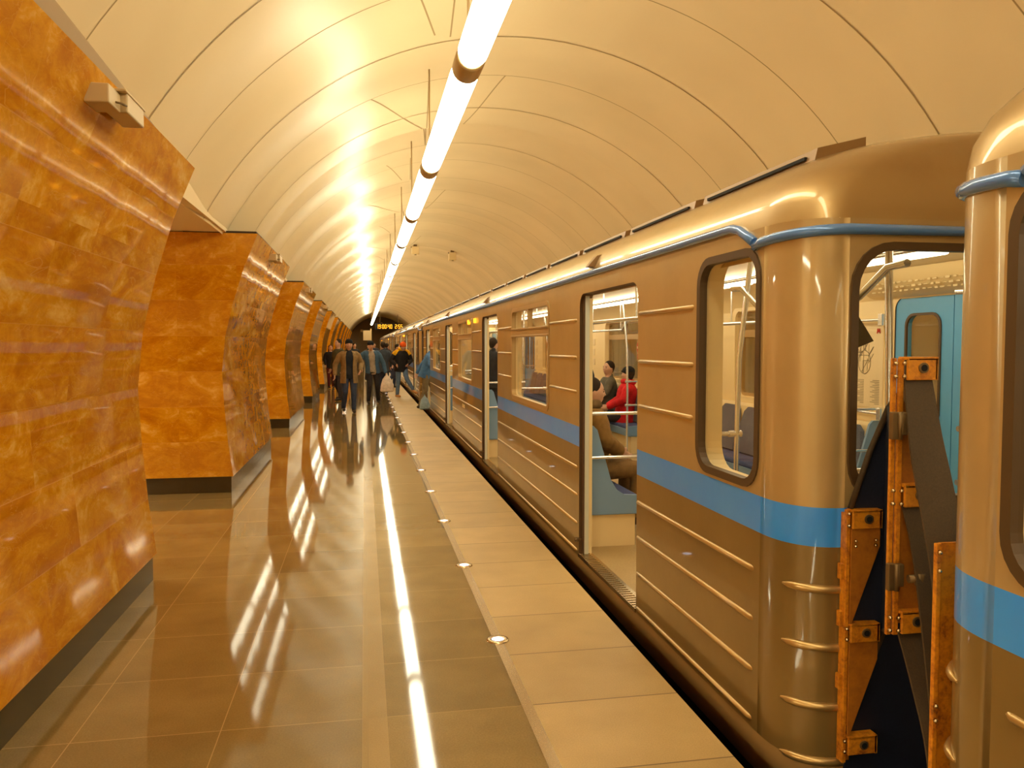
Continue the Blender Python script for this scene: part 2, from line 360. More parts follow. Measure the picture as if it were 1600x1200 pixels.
# ------------------------------------------------------------------ marble pillars
PROF = [(-1.430, 0.180), (-1.478, 0.56), (-1.510, 0.945), (-1.528, 1.33), (-1.488, 1.715), (-1.395, 2.10), (-1.275, 2.485), (-1.130, 2.835)]
PX0 = -3.9
ORD = ['nearest', 'second', 'third', 'fourth', 'fifth', 'sixth', 'seventh', 'eighth', 'ninth', 'tenth', 'eleventh', 'twelfth', 'thirteenth', 'fourteenth', 'fifteenth', 'sixteenth']
PIERS = [(2.10, 5.85)] + [(9.15 + 6.93 * i, 12.98 + 6.93 * i) for i in range(11)]
def pillar(idx, y0, y1):
    L = y1 - y0; root = empty('marble_pillar', (-2.6, y0, 0)); ox = 2.6
    mb = MB(); n = len(PROF)
    for (xa, za), (xb, zb) in zip(PROF[:-1], PROF[1:]):     # flat facets, one per stone course
        mb.add([(xa + ox, 0, za), (xa + ox, L, za), (xb + ox, L, zb), (xb + ox, 0, zb)], [(0, 1, 2, 3)])
    for y in (0, L):
        pts = [(x + ox, y, z) for x, z in PROF] + [(PX0 + ox, y, 2.835), (PX0 + ox, y, 0.18)]
        tri = tessellate_polygon([[Vector((p[0], p[2], 0)) for p in pts]]); mb.add(pts, tri)
    mb.add([(PX0 + ox, 0, .18), (PX0 + ox, L, .18), (PX0 + ox, L, 2.835), (PX0 + ox, 0, 2.835)], [(0, 1, 2, 3)])
    mb.add([(PX0 + ox, 0, .18), (PX0 + ox, L, .18), (PROF[0][0] + ox, L, .18), (PROF[0][0] + ox, 0, .18)], [(0, 1, 2, 3)])
    mb.build('stone_cladding', M['marble'], root, recalc=False)
    mb = MB(); mb.box(PX0 + 0.03 + ox, -1.452 + ox, 0.02, L - 0.02, 0.0, 0.18); mb.build('plinth', M['plinth'], root, recalc=False)
    mb = MB()
    if idx == 0:
        a = [(-1.16 + ox, 0, 2.835), (-1.16 + ox, L, 2.835), (-1.18 + ox, L, 2.84), (-1.18 + ox, 0, 3.06)]
        b = [(-1.9 + ox, p[1], p[2]) for p in a]
        mb.add(a + b, [(0, 1, 2, 3), (4, 5, 6, 7), (0, 1, 5, 4), (3, 2, 6, 7), (0, 3, 7, 4), (1, 2, 6, 5)]); o = mb.build('top_strip', mat('grey_brown_capping', (0.36, 0.28, 0.20), 0.7), root)
    else:
        mb.box(-1.9 + ox, -1.145 + ox, 0.0, L, 2.835, 2.858); o = mb.build('top_strip', M['darkgap'], root)  # near-black strip paints in the shaded gap above the pillar
    look = ['amber marble pillar nearest the viewer, filling the left edge', 'second amber marble pillar from the viewer, its broad side face in view']
    lab = look[idx] if idx < 2 else '%s amber marble pillar from the viewer along the platform' % ORD[idx]
    tag(root, lab, 'pillar', 'amber marble pillars along the platform')
for i, (a, b) in enumerate(PIERS): pillar(i, a, b)

# ------------------------------------------------------------------ ceiling tube lamps
TX, TZ, TP, TR = 0.72, 3.55, 3.30, 0.10
def tube_lamp(y):
    root = empty('tube_lamp', (TX, y, TZ)); a, b = 0.14, TP - 0.14
    mb = MB(); e = [(0, .35), (.03, .7), (.06, .9), (.10, 1)]
    pts = [(0, a + p, 0) for p, q in e] + [(0, b - p, 0) for p, q in e[::-1]]; rs = [TR * q for p, q in e] + [TR * q for p, q in e[::-1]]
    mb.tube(pts, rs, 20); mb.build('glowing_tube', M['tube'], root)
    mb = MB(); mb.tube([(0, b - 0.03, 0), (0, b, 0), (0, TP + 0.10, 0), (0, TP + 0.135, 0)], [TR * .9, TR * 1.02, TR * 1.02, TR * .9], 20)
    mb.build('end_collar', M['collar'], root)
    mb = MB(); mb.tube([(0, TP, TR * .9), (0, TP, 1.10)], 0.008, 6); mb.build('hanger', M['collar'], root)
    return root
lamp0 = tube_lamp(5.55 - TP)
for i in range(-5, 23):
    o = lamp0 if i == 0 else copy_tree(lamp0); o.location = (TX, 5.55 - TP + TP * i, TZ)
    if 0 <= i < 5: lab = '%s glowing tube lamp of the ceiling row, counted from the viewer' % ORD[i]
    elif i < 0: lab = 'glowing tube lamp of the same row, over and behind the viewer'
    else: lab = 'far glowing tube lamp where the row merges into one white line'
    tag(o, lab, 'lamp', 'tube lamps hanging in a row under the vault' if 0 <= i < 5 else ('tube lamps behind the viewer' if i < 0 else 'far tube lamps in one white line'))
# hall lamps behind the pillars
for i in range(12):
    mb = MB(); mb.box(-0.25, 0.25, -2.6, 2.6, 0.02, 0.03, 1); mb.box(-0.28, 0.28, -2.63, 2.63, 0.03, 0.09, 0)
    o = mb.build('hall_lamp', [M['steel'], M['halllight']], recalc=False); o.location = (-6.4, -8 + 8.5 * i, 2.75)
    tag(o, 'flat hall lamp under the ceiling behind the marble pillars', 'lamp', 'hall lamps behind the pillars')

# ------------------------------------------------------------------ floor lights
def floor_light():
    root = empty('floor_light', (0.71, 4.28, 0.0))
    mb = MB(); n = 24; vs = []
    for r, z in ((0.062, 0.0), (0.058, 0.006), (0.036, 0.007), (0.033, 0.004)):
        vs += [(r * math.cos(2 * PI * k / n), r * math.sin(2 * PI * k / n), z) for k in range(n)]
    mb.add(vs, [(j * n + k, j * n + (k + 1) % n, (j + 1) * n + (k + 1) % n, (j + 1) * n + k) for j in range(3) for k in range(n)], 0, True)
    mb.build('steel_ring', M['steel'], root)
    mb = MB(); mb.disc((0, 0, 0.001), 0.034, 24, 2, 0.004); mb.build('lit_lens', M['led'], root); return root
fl0 = floor_light()
for i in range(50):
    o = fl0 if i == 0 else copy_tree(fl0); o.location = (0.71, 4.28 + 1.51 * i, 0.002)
    if i < 8: tag(o, '%s round white floor light on the metal strip, counted from the viewer' % ORD[i], 'floor light', 'near floor lights on the metal strip')
    else: tag(o, 'far white floor light on the metal strip towards the crowd', 'floor light', 'far floor lights on the metal strip')

# ------------------------------------------------------------------ cameras on pillars, speakers
def cctv(loc, lab, dark=False):
    root = empty('security_camera', loc)
    mb = MB(); mb.bevbox(-0.05, 0.05, 0.0, 0.28, -0.045, 0.045, 0.008); mb.bevbox(-0.062, 0.055, -0.04, 0.30, 0.04, 0.052, 0.004); mb.build('housing', M['cream_box'], root)
    mb = MB(); mb.bevbox(-0.085, 0.02, -0.17, 0.0, -0.05, 0.035, 0.006); mb.build('mounting_box', M['cream_box'], root)
    mb = MB(); mb.tube([(0.01, -0.08, -0.02), (0.045, -0.07, -0.025), (0.05, -0.02, -0.02), (0.03, 0.0, -0.01)], 0.005, 6)
    mb.build('cable', M['castiron'], root); mb = MB(); mb.tube([(-0.08, -0.1, -0.02), (-0.17, -0.1, -0.06)], 0.02, 8); mb.build('wall_arm', M['castiron'], root)
    tag(root, lab, 'camera', 'security cameras near the pillar tops'); return root
cctv((-1.105, 3.98, 2.735), 'cream security camera near the top of the nearest marble pillar')
cctv((-1.105, 10.75, 2.74), 'small cream security camera near the top of the second marble pillar')
cctv((-1.105, 17.0, 2.74), 'small security camera near the top of the third marble pillar')
cctv((-1.105, 24.4, 2.74), 'tiny security camera near the top of the fourth marble pillar')
for x, lab in ((1.55, 'left one of two cube speakers hanging from the vault'), (2.68, 'right one of two cube speakers hanging from the vault')):
    zc = ZC + math.sqrt(RR ** 2 - (x - XC) ** 2) - 0.02
    root = empty('ceiling_speaker', (x, 24.6, zc))
    mb = MB(); mb.bevbox(-0.11, 0.11, -0.1, 0.1, -0.40, -0.16, 0.01); mb.build('cabinet', M['lining'], root)
    mb = MB(); mb.box(-0.05, 0.05, -0.06, 0.06, -0.16, 0.03); mb.box(-0.14, -0.11, -0.11, -0.08, -0.20, -0.17); mb.box(-0.03, 0.03, -0.11, -0.1, -0.42, -0.40); mb.build('bracket', M['castiron'], root, recalc=False)
    tag(root, lab, 'speaker', 'cube speakers under the vault')

# ------------------------------------------------------------------ end wall with clock
mb = MB()
outer = [(-1.7, 0.0), (5.3, 0.0)] + [(XC + 3.8 * math.cos(a), ZC + 3.8 * math.sin(a)) for a in [math.radians(q) for q in range(0, 181, 10)]]
hole = [(1.75, 0.01), (4.35, 0.01)] + [(3.05 + 1.3 * math.cos(math.radians(q)), 1.6 + 1.3 * math.sin(math.radians(q))) for q in range(0, 181, 15)]
mb.slab(outer, [hole], lambda u, v, d: (u, YE - 0.2 + d, v), 0, 0.3); ew = mb.build('wall_far', mat('end_wall_brown', (0.16, 0.115, 0.06), 0.5), recalc=True)
tag(ew, 'brown end wall with the dark tunnel mouth', 'wall', kind='structure')
mb = MB(); mb.box(1.4, 5.3, YE + 11, YE + 11.2, -1.5, 4)
mb.box(5.2, 5.3, YE, YE + 11, -1.5, 4); mb.box(1.4, 1.5, YE, YE + 11, -1.5, 4); mb.box(1.4, 5.3, YE, YE + 11, 3.2, 3.3)
tag(mb.build('trim_4', M['trackbed'], recalc=False), 'dark tunnel beyond the end wall', 'tunnel', kind='structure')
mb = MB(); mb.box(-9.5, -1.6, YE - .2, YE, 0, 2.9); tag(mb.build('wall_far.001', M['hallwall'], recalc=False), 'pale end wall of the hall', 'wall', kind='structure')
# digital clock
SEG = {'0': 'abcdef', '1': 'bc', '2': 'abged', '3': 'abgcd', '4': 'fgbc', '5': 'afgcd', '6': 'afgedc', '7': 'abc', '8': 'abcdefg', '9': 'abcdfg'}
root = empty('platform_clock', (2.25, 74.0, 3.25))
mb = MB(); mb.bevbox(-1.25, 1.25, 0, 0.18, -0.28, 0.30, 0.02); mb.build('case', M['black'], root)
mb = MB(); mb.tube([(-0.8, .09, .3), (-0.8, .09, 1.35)], 0.02, 6); mb.tube([(0.8, .09, .3), (0.8, .09, 1.1)], 0.02, 6); mb.build('hanger', M['castiron'], root)
mb = MB(); x = -1.14; H, W, T = 0.38, 0.17, 0.045
for ch in '19:00:40  2:55':
    if ch == ' ': x += 0.10; continue
    if ch == ':':
        for z in (-0.08, 0.08): mb.box(x, x + T, -0.012, 0, z - T / 2, z + T / 2)
        x += 0.075; continue
    for sg in SEG[ch]:
        q = {'a': (0, W, H / 2 - T, H / 2), 'g': (0, W, -T / 2, T / 2), 'd': (0, W, -H / 2, -H / 2 + T), 'f': (0, T, 0, H / 2), 'b': (W - T, W, 0, H / 2), 'e': (0, T, -H / 2, 0), 'c': (W - T, W, -H / 2, 0)}[sg]
        mb.box(x + q[0], x + q[1], -0.012, 0, q[2], q[3])
    x += W + 0.05
mb.build('digits', M['amber'], root, recalc=False)
tag(root, 'black digital clock with glowing amber digits over the track', 'clock')
root = empty('sign_pylon', (0.55, 66.0, 0))
mb = MB(); mb.box(-0.05, 0.05, -0.04, 0.04, 0, 2.9); mb.build('post', M['lining'], root)
mb = MB(); mb.bevbox(-0.62, -0.05, -0.03, 0.03, 1.95, 2.75, 0.01); mb.build('sign_board', M['paper'], root)
tag(root, 'pale sign board on a post at the far platform end', 'sign')
for i, (x, z) in enumerate(((-0.25, 3.15), (1.9, 3.95))):
    mb = MB(); mb.bevbox(-0.14, 0.14, 0, 0.1, -0.14, 0.14, 0.02); o = mb.build('wall_sign', M['paper']); o.location = (x, YE - 0.32, z)
    tag(o, ['small pale square sign left on the brown end wall', 'small pale square sign high on the brown end wall'][i], 'sign')
# ------------------------------------------------------------------ train cars
L = 19.92; HW = 1.35; CR = 0.20; GAP = 0.69
DC = [2.415 + 5.03 * i for i in range(4)]; DW = 0.645         # door centres, half width
DOORS = [(c - DW, c + DW) for c in DC]
MIDW = [(DOORS[i][1] + 1.0, DOORS[i + 1][0] - 0.97) for i in range(3)]
ENDW = [(0.30, 0.90), (L - 0.90, L - 0.30)]
ZB, ZT = 0.03, 2.10
CY = 0.27
def corner(i, n, ax=CR, ay=CY, e=2.35):
    a = PI / 2 * i / n; return ax * (1 - math.cos(a) ** (2 / e)), ay * (1 - math.sin(a) ** (2 / e))    # inset from the side plane, inset from the end plane
def ringpts(iw, ie, z, ax=CR, ay=CY, n=10):
    pts = []
    for sd, e in ((1, 1), (-1, 1), (-1, 0), (1, 0)):
        seq = range(n + 1) if (sd, e) in ((1, 1), (-1, 0)) else range(n, -1, -1)
        for i in seq:
            dx, dy = corner(i, n, ax, ay); x = sd * (HW - iw - dx); y = ie + dy; pts.append((x, y if e == 0 else L - y, z))
    return pts
def car():
    root = empty('metro_car', (2.93, 2.72, 0))
    mb = MB()
    for sd in (-1, 1):
        fn = lambda u, v, d, sd=sd: (sd * (HW - d), u, v)
        holes = [rrect(a, b, 0.052, 2.0, [0.001, 0.10, 0.10, 0.001], 5) for a, b in DOORS] + [rrect(a, b, 1.05, 2.0, 0.09, 5) for a, b in MIDW] + [rrect(a, b, 1.04, 2.02, 0.12, 6) for a, b in ENDW]
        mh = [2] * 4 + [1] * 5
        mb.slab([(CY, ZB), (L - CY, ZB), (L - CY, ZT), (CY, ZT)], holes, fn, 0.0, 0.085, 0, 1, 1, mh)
    for e in (0, 1):
        fn = lambda u, v, d, e=e: (u, d if e == 0 else L - d, v)
        holes = [rrect(-1.13, -0.46, 1.03, 2.0, [0.13, 0.13, 0.16, 0.16], 6), rrect(0.46, 1.13, 1.03, 2.0, [0.13, 0.13, 0.16, 0.16], 6)]
        mb.slab([(-HW + CR, ZB), (HW - CR, ZB), (HW - CR, ZT), (-HW + CR, ZT)], holes, fn, 0.0, 0.06, 0, 1, 1, [1, 1])
        for sd in (-1, 1):
            vs = []; n = 14
            for i in range(n + 1):
                dx, dy = corner(i, n); x = sd * (HW - dx); y = dy if e == 0 else L - dy
                vs += [(x, y, ZB), (x, y, ZT)]
            mb.add(vs, [(2 * i, 2 * i + 1, 2 * i + 3, 2 * i + 2) for i in range(n)], 0, True)
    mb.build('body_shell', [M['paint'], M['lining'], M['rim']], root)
    # roof shell: stacked rounded rectangles
    mb = MB(); lv = [(2.10, 0, 0), (2.17, .012, .004), (2.24, .045, .012), (2.30, .10, .024), (2.35, .170, .040), (2.40, .27, .062), (2.445, .40, .088), (2.485, .56, .125), (2.515, .76, .18), (2.535, 1.0, .27), (2.545, 1.2, .45)]
    rings = []
    for z, iw, ie in lv:
        rings.append(ringpts(iw, ie, z, min(CR + iw * 0.55, (HW - iw) * .95), CY + iw * .5))
    n = len(rings[0]); vs = [v for q in rings for v in q]
    mb.add(vs, [(j * n + k, j * n + (k + 1) % n, (j + 1) * n + (k + 1) % n, (j + 1) * n + k) for j in range(len(rings) - 1) for k in range(n)] + [tuple(range((len(rings) - 1) * n, len(rings) * n))], 0, True)
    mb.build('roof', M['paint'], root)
    # skirt
    mb = MB(); rings = []
    for z, i in ((0.03, 0.0), (0.0, 0.0), (-0.145, 0.012), (-0.145, 0.12)):
        rings.append(ringpts(i, i, z))
    n = len(rings[0]); mb.add([v for q in rings for v in q], [(j * n + k, j * n + (k + 1) % n, (j + 1) * n + (k + 1) % n, (j + 1) * n + k) for j in range(3) for k in range(n)], 0, True)
    mb.build('skirt', M['skirt'], root)
    mb = MB(); mb.box(-1.15, 1.15, 0.25, L - 0.25, -0.95, -0.13)
    for y in (3.2, 5.3, L - 3.2, L - 5.3): 
        for x in (-0.76, 0.66): mb.tube([(x, y, -0.72), (x + 0.1, y, -0.72)], 0.40, 20)
    mb.tube([(0, -GAP / 2, -0.45), (0, 0.3, -0.45)], 0.09, 10); mb.tube([(0, L - .3, -0.45), (0, L + GAP / 2, -0.45)], 0.09, 10)
    mb.build('underframe', M['black'], root, recalc=False)
    # pressed ribs
    mb = MB(); prof = [(0.013 * math.cos(a), 0.013 * math.sin(a)) for a in [math.radians(q) for q in range(0, 360, 45)]]
    def rib(x, ya, yb, z):
        p = [(x - .012 * (1 if x > 0 else -1), ya - 0.02 if ya < yb else ya + 0.02, z), (x, ya, z), (x, yb, z), (x - .012 * (1 if x > 0 else -1), yb + 0.02, z)]
        mb.tube(p, 0.0125, 8)
    spans_up = [(0.98, 1.64), ] ; 
    for sd in (-1, 1):
        x = sd * HW
        for i in range(3):
            a = DOORS[i][1] + 0.10; b = MIDW[i][0] - 0.05; c = MIDW[i][1] + 0.05; d = DOORS[i + 1][0] - 0.10
            for z in (1.81, 1.53, 1.27): rib(x, a, b, z); rib(x, c, d, z)
            for z in (0.70, 0.49, 0.275, 0.065): rib(x, a - .03, d + .03, z)
        for (a, b) in ((0.98, DOORS[0][0] - 0.04), (DOORS[3][1] + 0.04, L - 0.98)):
            for z in (1.81, 1.53, 1.27): rib(x, a, b, z)
        for (a, b) in ((0.34, DOORS[0][0] - 0.03), (DOORS[3][1] + 0.03, L - 0.34)):
            for z in (0.70, 0.49, 0.275, 0.065): rib(x, a, b, z)
        for e in (0, 1):
            for z in (0.70, 0.475, 0.245, 0.03):
                p = []
                for i in range(9):
                    dx, dy = corner(3.2 + 6.8 * i / 8, 10); p.append((sd * (HW - dx), dy if e == 0 else L - dy, z))
                p.append((sd * (HW - CR - 0.75), 0.0 if e == 0 else L, z))
                rs = [0.004, 0.014] + [0.017] * 8
                mb.tube(p, rs, 8)
    mb.build('pressed_ribs', M['rib'], root, recalc=False)
    # gutters
    def gut(e, sd):
        f = lambda x, y, z: (sd * x, y if e == 0 else L - y, z)
        q = [f(HW + .006, L / 2, 2.13), f(HW + .006, 0.62, 2.13), f(HW + .006, 0.54, 2.128), f(HW + .006, 0.47, 2.11), f(HW + .006, 0.40, 2.075), f(HW + .006, 0.34, 2.045)]
        q2 = [f(HW + .006, 0.335, 2.03), f(HW + .006, 0.28, 2.04)]
        for i in range(1, 7):
            dx, dy = corner(i, 6); q2.append(f(HW + .006 - dx, dy - .006 * i / 6, 2.042 + 0.016 * i / 6))
        q2.append(f(0, -0.006, 2.062)); return q, q2
    mb = MB(); pr = [(-.014, -.018), (.012, -.018), (.020, -.006), (.018, .012), (.004, .020), (-.014, .020)]; prm = [(-a, b) for a, b in pr]
    pc = [(.020 * math.cos(math.radians(a)), .021 * math.sin(math.radians(a))) for a in range(0, 360, 30)]
    for e in (0, 1):
        for sd in (-1, 1):
            q, q2 = gut(e, sd); mb.sweep(pc, q, 0, True); mb.sweep(pc, q2, 0, True)
            f = -1 if e else 1
    mb.build('blue_gutter', M['gutter'], root, recalc=True)
    # roof vent scoops
    for sd in (-1, 1):
        y = 0.36
        while y + 1.15 < L - 0.3:
            mb = MB()
            a, b = y, y + 1.12
            xo, xi = sd * (HW - 0.265), sd * (HW - 0.50)
            vs = [(xo, a, 2.385), (xo, b, 2.385), (xo + sd * -0.015, a + .0, 2.445), (xo + sd * -0.015, b, 2.445), (xi, a, 2.50), (xi, b, 2.50), (xi, a, 2.44), (xi, b, 2.44)]
            mb.add(vs, [(0, 1, 3, 2), (2, 3, 5, 4), (4, 5, 7, 6), (0, 2, 4, 6), (1, 3, 5, 7)], 0)
            xs = xo + sd * 0.004
            mb.box(min(xs, xs - sd * .012), max(xs, xs - sd * .012), a + .07, b - .07, 2.408, 2.422, 1)
            y += 1.24; mb.build('roof_vent', [M['roofpaint'], M['black']], root, recalc=False)
    # brackets over doors
    for c in DC:
        mb = MB(); y = c + 0.34; x = -HW - 0.002
        mb.add([(x + .03, y - .05, 2.17), (x + .03, y + .07, 2.17), (x + .07, y + .07, 2.26), (x + .07, y - .05, 2.26), (x - .035, y - .045, 2.175), (x - .035, y + .03, 2.175), (x + .03, y + .04, 2.25), (x + .03, y - .045, 2.25)], [(0, 1, 2, 3), (4, 5, 6, 7), (0, 1, 5, 4), (3, 2, 6, 7), (0, 3, 7, 4), (1, 2, 6, 5)])
        mb.build('lamp_bracket', M['roofpaint'], root)
    # side windows
    for k, (a, b) in enumerate(MIDW):
        for sd in (-1, 1):
            fn = lambda u, v, d, sd=sd: (sd * (HW - d), u, v)
            mb = MB()
            mb.slab(rrect(a - .012, b + .012, 1.038, 2.012, 0.10, 5), [rrect(a + .028, b - .028, 1.085, 1.71, [0.06, 0.01, 0.01, 0.06], 4), rrect(a + .028, (a + b) / 2 - .018, 1.79, 1.972, [0.01, 0.01, 0.06, 0.01], 4), rrect((a + b) / 2 + .018, b - .028, 1.79, 1.972, [0.01, 0.06, 0.01, 0.01], 4)], fn, -0.010, 0.035, 0, 0, 0)
            for z in (1.785, 1.712): mb.bevbox(min(sd * (HW + .018), sd * (HW + .002)), max(sd * (HW + .018), sd * (HW + .002)), a, b, z - .010, z + .010, 0.004)
            w = mb.build('side_window', M['alu'], root)
            mb = MB(); x = sd * (HW - 0.022); mb.add([(x, a + .01, 1.06), (x, b - .01, 1.06), (x, b - .01, 1.99), (x, a + .01, 1.99)], [(0, 1, 2, 3)]); mb.build('pane', M['glass'], w, recalc=False)
            mb = MB(); fi = lambda u, v, d, sd=sd: (sd * (HW - d), u, v)
            mb.slab(rrect(a - .10, b + .10, 0.98, 2.06, 0.16, 5), [rrect(a - .005, b + .005, 1.045, 2.0, 0.09, 5)], fi, 0.083, 0.105, 0, 0, 0); mb.build('inner_surround', M['lining'], w)
    for k, (a, b) in enumerate(ENDW):
        for sd in (-1, 1):
            fn = lambda u, v, d, sd=sd: (sd * (HW - d), u, v)
            mb = MB(); mb.slab(rrect(a - .012, b + .012, 1.028, 2.032, 0.13, 6), [rrect(a + .022, b - .022, 1.062, 1.998, 0.10, 6)], fn, -0.008, 0.030, 0, 0, 0)
            w = mb.build('corner_window', M['rubber'], root)
            mb = MB(); x = sd * (HW - 0.015); mb.add([(x, a + .01, 1.05), (x, b - .01, 1.05), (x, b - .01, 2.01), (x, a + .01, 2.01)], [(0, 1, 2, 3)]); mb.build('pane', M['glass'], w, recalc=False)
            # deep cream reveal inside the window
            mb = MB(); mb.slab(rrect(a - .04, b + .06, 0.98, 2.07, 0.15, 6), [rrect(a + .0, b - .0, 1.04, 2.02, 0.12, 6)], fn, 0.084, 0.125, 0, 0, 0); mb.build('inner_surround', M['lining'], w)
    for e in (0, 1):
        for sd in (-1, 1):
            xa, xb = (-1.13, -0.46) if sd < 0 else (0.46, 1.13)
            fn = lambda u, v, d, e=e: (u, d if e == 0 else L - d, v)
            mb = MB(); mb.slab(rrect(xa - .014, xb + .014, 1.016, 2.014, [0.14, 0.14, 0.17, 0.17], 6), [rrect(xa + .016, xb - .016, 1.046, 1.984, [0.12, 0.12, 0.15, 0.15], 6)], fn, -0.012, 0.03, 0, 0, 0)
            w = mb.build('end_window', M['rubber'], root)
            mb = MB(); y = 0.02 if e == 0 else L - 0.02; mb.add([(xa, y, 1.04), (xb, y, 1.04), (xb, y, 1.99), (xa, y, 1.99)], [(0, 1, 2, 3)]); mb.build('pane', M['glass'], w, recalc=False)
        fn = lambda u, v, d, e=e: (u, d if e == 0 else L - d, v)
        mb = MB(); mb.slab(rrect(-0.36, 0.36, 0.06, 1.98, 0.06, 4), [rrect(-0.22, 0.22, 1.05, 1.85, 0.08, 4)], fn, -0.02, 0.03, 0, 1, 0)
        d = mb.build('end_door', [M['paint'], M['lining']], root)
        mb = MB(); y = 0.0 if e == 0 else L; mb.add([(-.22, y, 1.05), (.22, y, 1.05), (.22, y, 1.85), (-.22, y, 1.85)], [(0, 1, 2, 3)]); mb.build('pane', M['glass'], d, recalc=False)
    # doors: open on the platform side (leaves slid into the walls), closed on the far side
    for c, (a, b) in zip(DC, DOORS):
        for y0, y1 in ((a - 0.50, a - 0.002), (b - 0.055, b + 0.50)):
            mb = MB(); mb.box(-HW + 0.028, -HW + 0.060, y0, y1, 0.06, 1.995, 0)
            if y1 > b: mb.box(-HW + 0.022, -HW + 0.040, y0 + .003, y0 + .05, 0.06, 1.993, 1)
            o = mb.build('open_door_leaf', [M['leaf'], M['rim']], root, recalc=False)
        mb = MB(); mb.box(-HW - 0.006, -HW + 0.10, a, b, 0.03, 0.056, 0)
        for i in range(30):
            y = a + 0.03 + (b - a - 0.06) * i / 29; mb.box(-HW, -HW + 0.075, y - .008, y + .008, 0.056, 0.060, 0)
        mb.build('door_sill', M['steel'], root, recalc=False)
        mb = MB(); mb.tube([(-HW - 0.03, b + .015, 0.16), (-HW + 0.05, b + .015, 0.16)], 0.018, 8); mb.tube([(-HW - 0.02, b - .02, 0.16), (-HW - .02, b + .05, 0.16)], 0.009, 6); mb.build('door_stop', M['castiron'], root, recalc=False)
        for y0, y1 in ((a + .002, c - .004), (c + .004, b - .002)):
            fn = lambda u, v, d: (HW - d, u, v)
            mb = MB(); wy0, wy1 = y0 + .13, y1 - .13
            mb.slab([(y0, .06), (y1, .06), (y1, 1.995), (y0, 1.995)], [rrect(wy0, wy1, 1.02, 1.86, 0.09, 5)], fn, 0.03, 0.075, 0, 0, 0)
            dl = mb.build('closed_door_leaf', M['blue_door'], root)
            mb = MB(); mb.slab(rrect(wy0 - .012, wy1 + .012, 1.008, 1.872, 0.10, 5), [rrect(wy0 + .008, wy1 - .008, 1.028, 1.852, 0.085, 5)], fn, 0.070, 0.085, 0, 0, 0); mb.build('seal', M['rubber'], dl)
            mb = MB(); x = HW - 0.05; mb.add([(x, wy0, 1.02), (x, wy1, 1.02), (x, wy1, 1.86), (x, wy0, 1.86)], [(0, 1, 2, 3)]); mb.build('pane', M['glass'], dl, recalc=False)
        mb = MB(); mb.box(-HW + .066, -HW + .092, b - .03, b + .03, 0.05, 2.03)
        for z in (.35, .9, 1.4, 1.85): mb.tube([(-HW + .08, b - .033, z), (-HW + .08, b - .026, z)], .006, 6)
        mb.build('door_post_trim', M['lining'], root, recalc=False)
    # signal lamps on the side
    for y, z in ((DOORS[1][1] + 0.62, 1.97), (DOORS[1][1] + 1.32, 1.965)):
        mb = MB(); mb.bevbox(-HW - .03, -HW + .01, y - .06, y + .06, z - .035, z + .035, .01); mb.build('signal_lamp', M['amber'], root)
    # car number plate area
    mb = MB(); y = MIDW[1][0] + 1.25
    for i in range(4): mb.box(-HW - .002, -HW, y - i * .09 - .06, y - i * .09, 0.60, 0.66)
    mb.build('car_number', M['lining'], root, recalc=False)
    # cabin
    IW = HW - 0.085
    mb = MB(); mb.box(-IW, IW, 0.06, L - 0.06, -0.02, 0.05); mb.build('cabin_floor', M['cabfloor'], root, recalc=False)
    mb = MB(); pr = [(-IW, 1.99), (-IW + .03, 2.06), (-IW + .20, 2.20), (-.80, 2.24), (-.42, 2.30), (0, 2.33), (.42, 2.30), (.80, 2.24), (IW - .20, 2.20), (IW - .03, 2.06), (IW, 1.99)]
    vs = [(x, y, z) for y in (0.06, L - 0.06) for x, z in pr]; n = len(pr)
    mb.add(vs, [(i, i + 1, n + i + 1, n + i) for i in range(n - 1)], 0, True)
    mb.build('cabin_ceiling', M['lining'], root, recalc=False)
    for sd in (-1, 1):
        y = 0.5
        while y < L - 1.2:
            mb = MB(); mb.bevbox(sd * .64 - .09, sd * .64 + .09, y, y + 1.15, 2.20, 2.262, 0.015); y += 1.30
            mb.build('ceiling_light', M['cabinlight'], root, recalc=False)
    # seats
    def bench(y0, y1, sd, nseat):
        q = MB(); f = lambda x: sd * (IW - x)
        def bx(a, b, c, d, e, g, m, bev=0):
            x0, x1 = sorted((f(a), f(b)))
            if bev: q.bevbox(x0, x1, c, d, e, g, bev, m)
            else: q.box(x0, x1, c, d, e, g, m)
        bx(0, .42, y0 + .02, y1 - .02, .05, .30, 0)
        bx(0, .47, y0 + .012, y1 - .012, .30, .40, 1)
        # shell back, stepped profile
        bp = [(0, .40), (.13, .42), (.10, .60), (.05, .95), (.04, .98), (0, .98)]
        vs = [(f(x), y, z) for y in (y0 + .012, y1 - .012) for x, z in bp]; n = len(bp)
        q.add(vs, [(i, (i + 1) % n, n + (i + 1) % n, n + i) for i in range(n)], 0)
        prof = [(0, .31), (.49, .31), (.50, .40), (.495, .445), (.44, .452), (.32, .46), (.26, .50), (.21, .58), (.16, .76), (.10, .97), (.07, 1.0), (0, 1.0)]
        for ya, yb in ((y0 - .012, y0 + .012), (y1 - .012, y1 + .012)):
            pts = [(f(x), ya, z) for x, z in prof] + [(f(x), yb, z) for x, z in prof]; n = len(prof)
            tri = tessellate_polygon([[Vector((p[0], p[1], 0)) for p in prof]])
            q.add(pts, tri + [tuple(i + n for i in t) for t in tri] + [(i, (i + 1) % n, n + (i + 1) % n, n + i) for i in range(n)], 1)
        be = q.build('bench_seat', [M['lining'], M['seat_shell']], root)
        w = (y1 - y0 - .05) / nseat; q = MB(); q2 = MB()
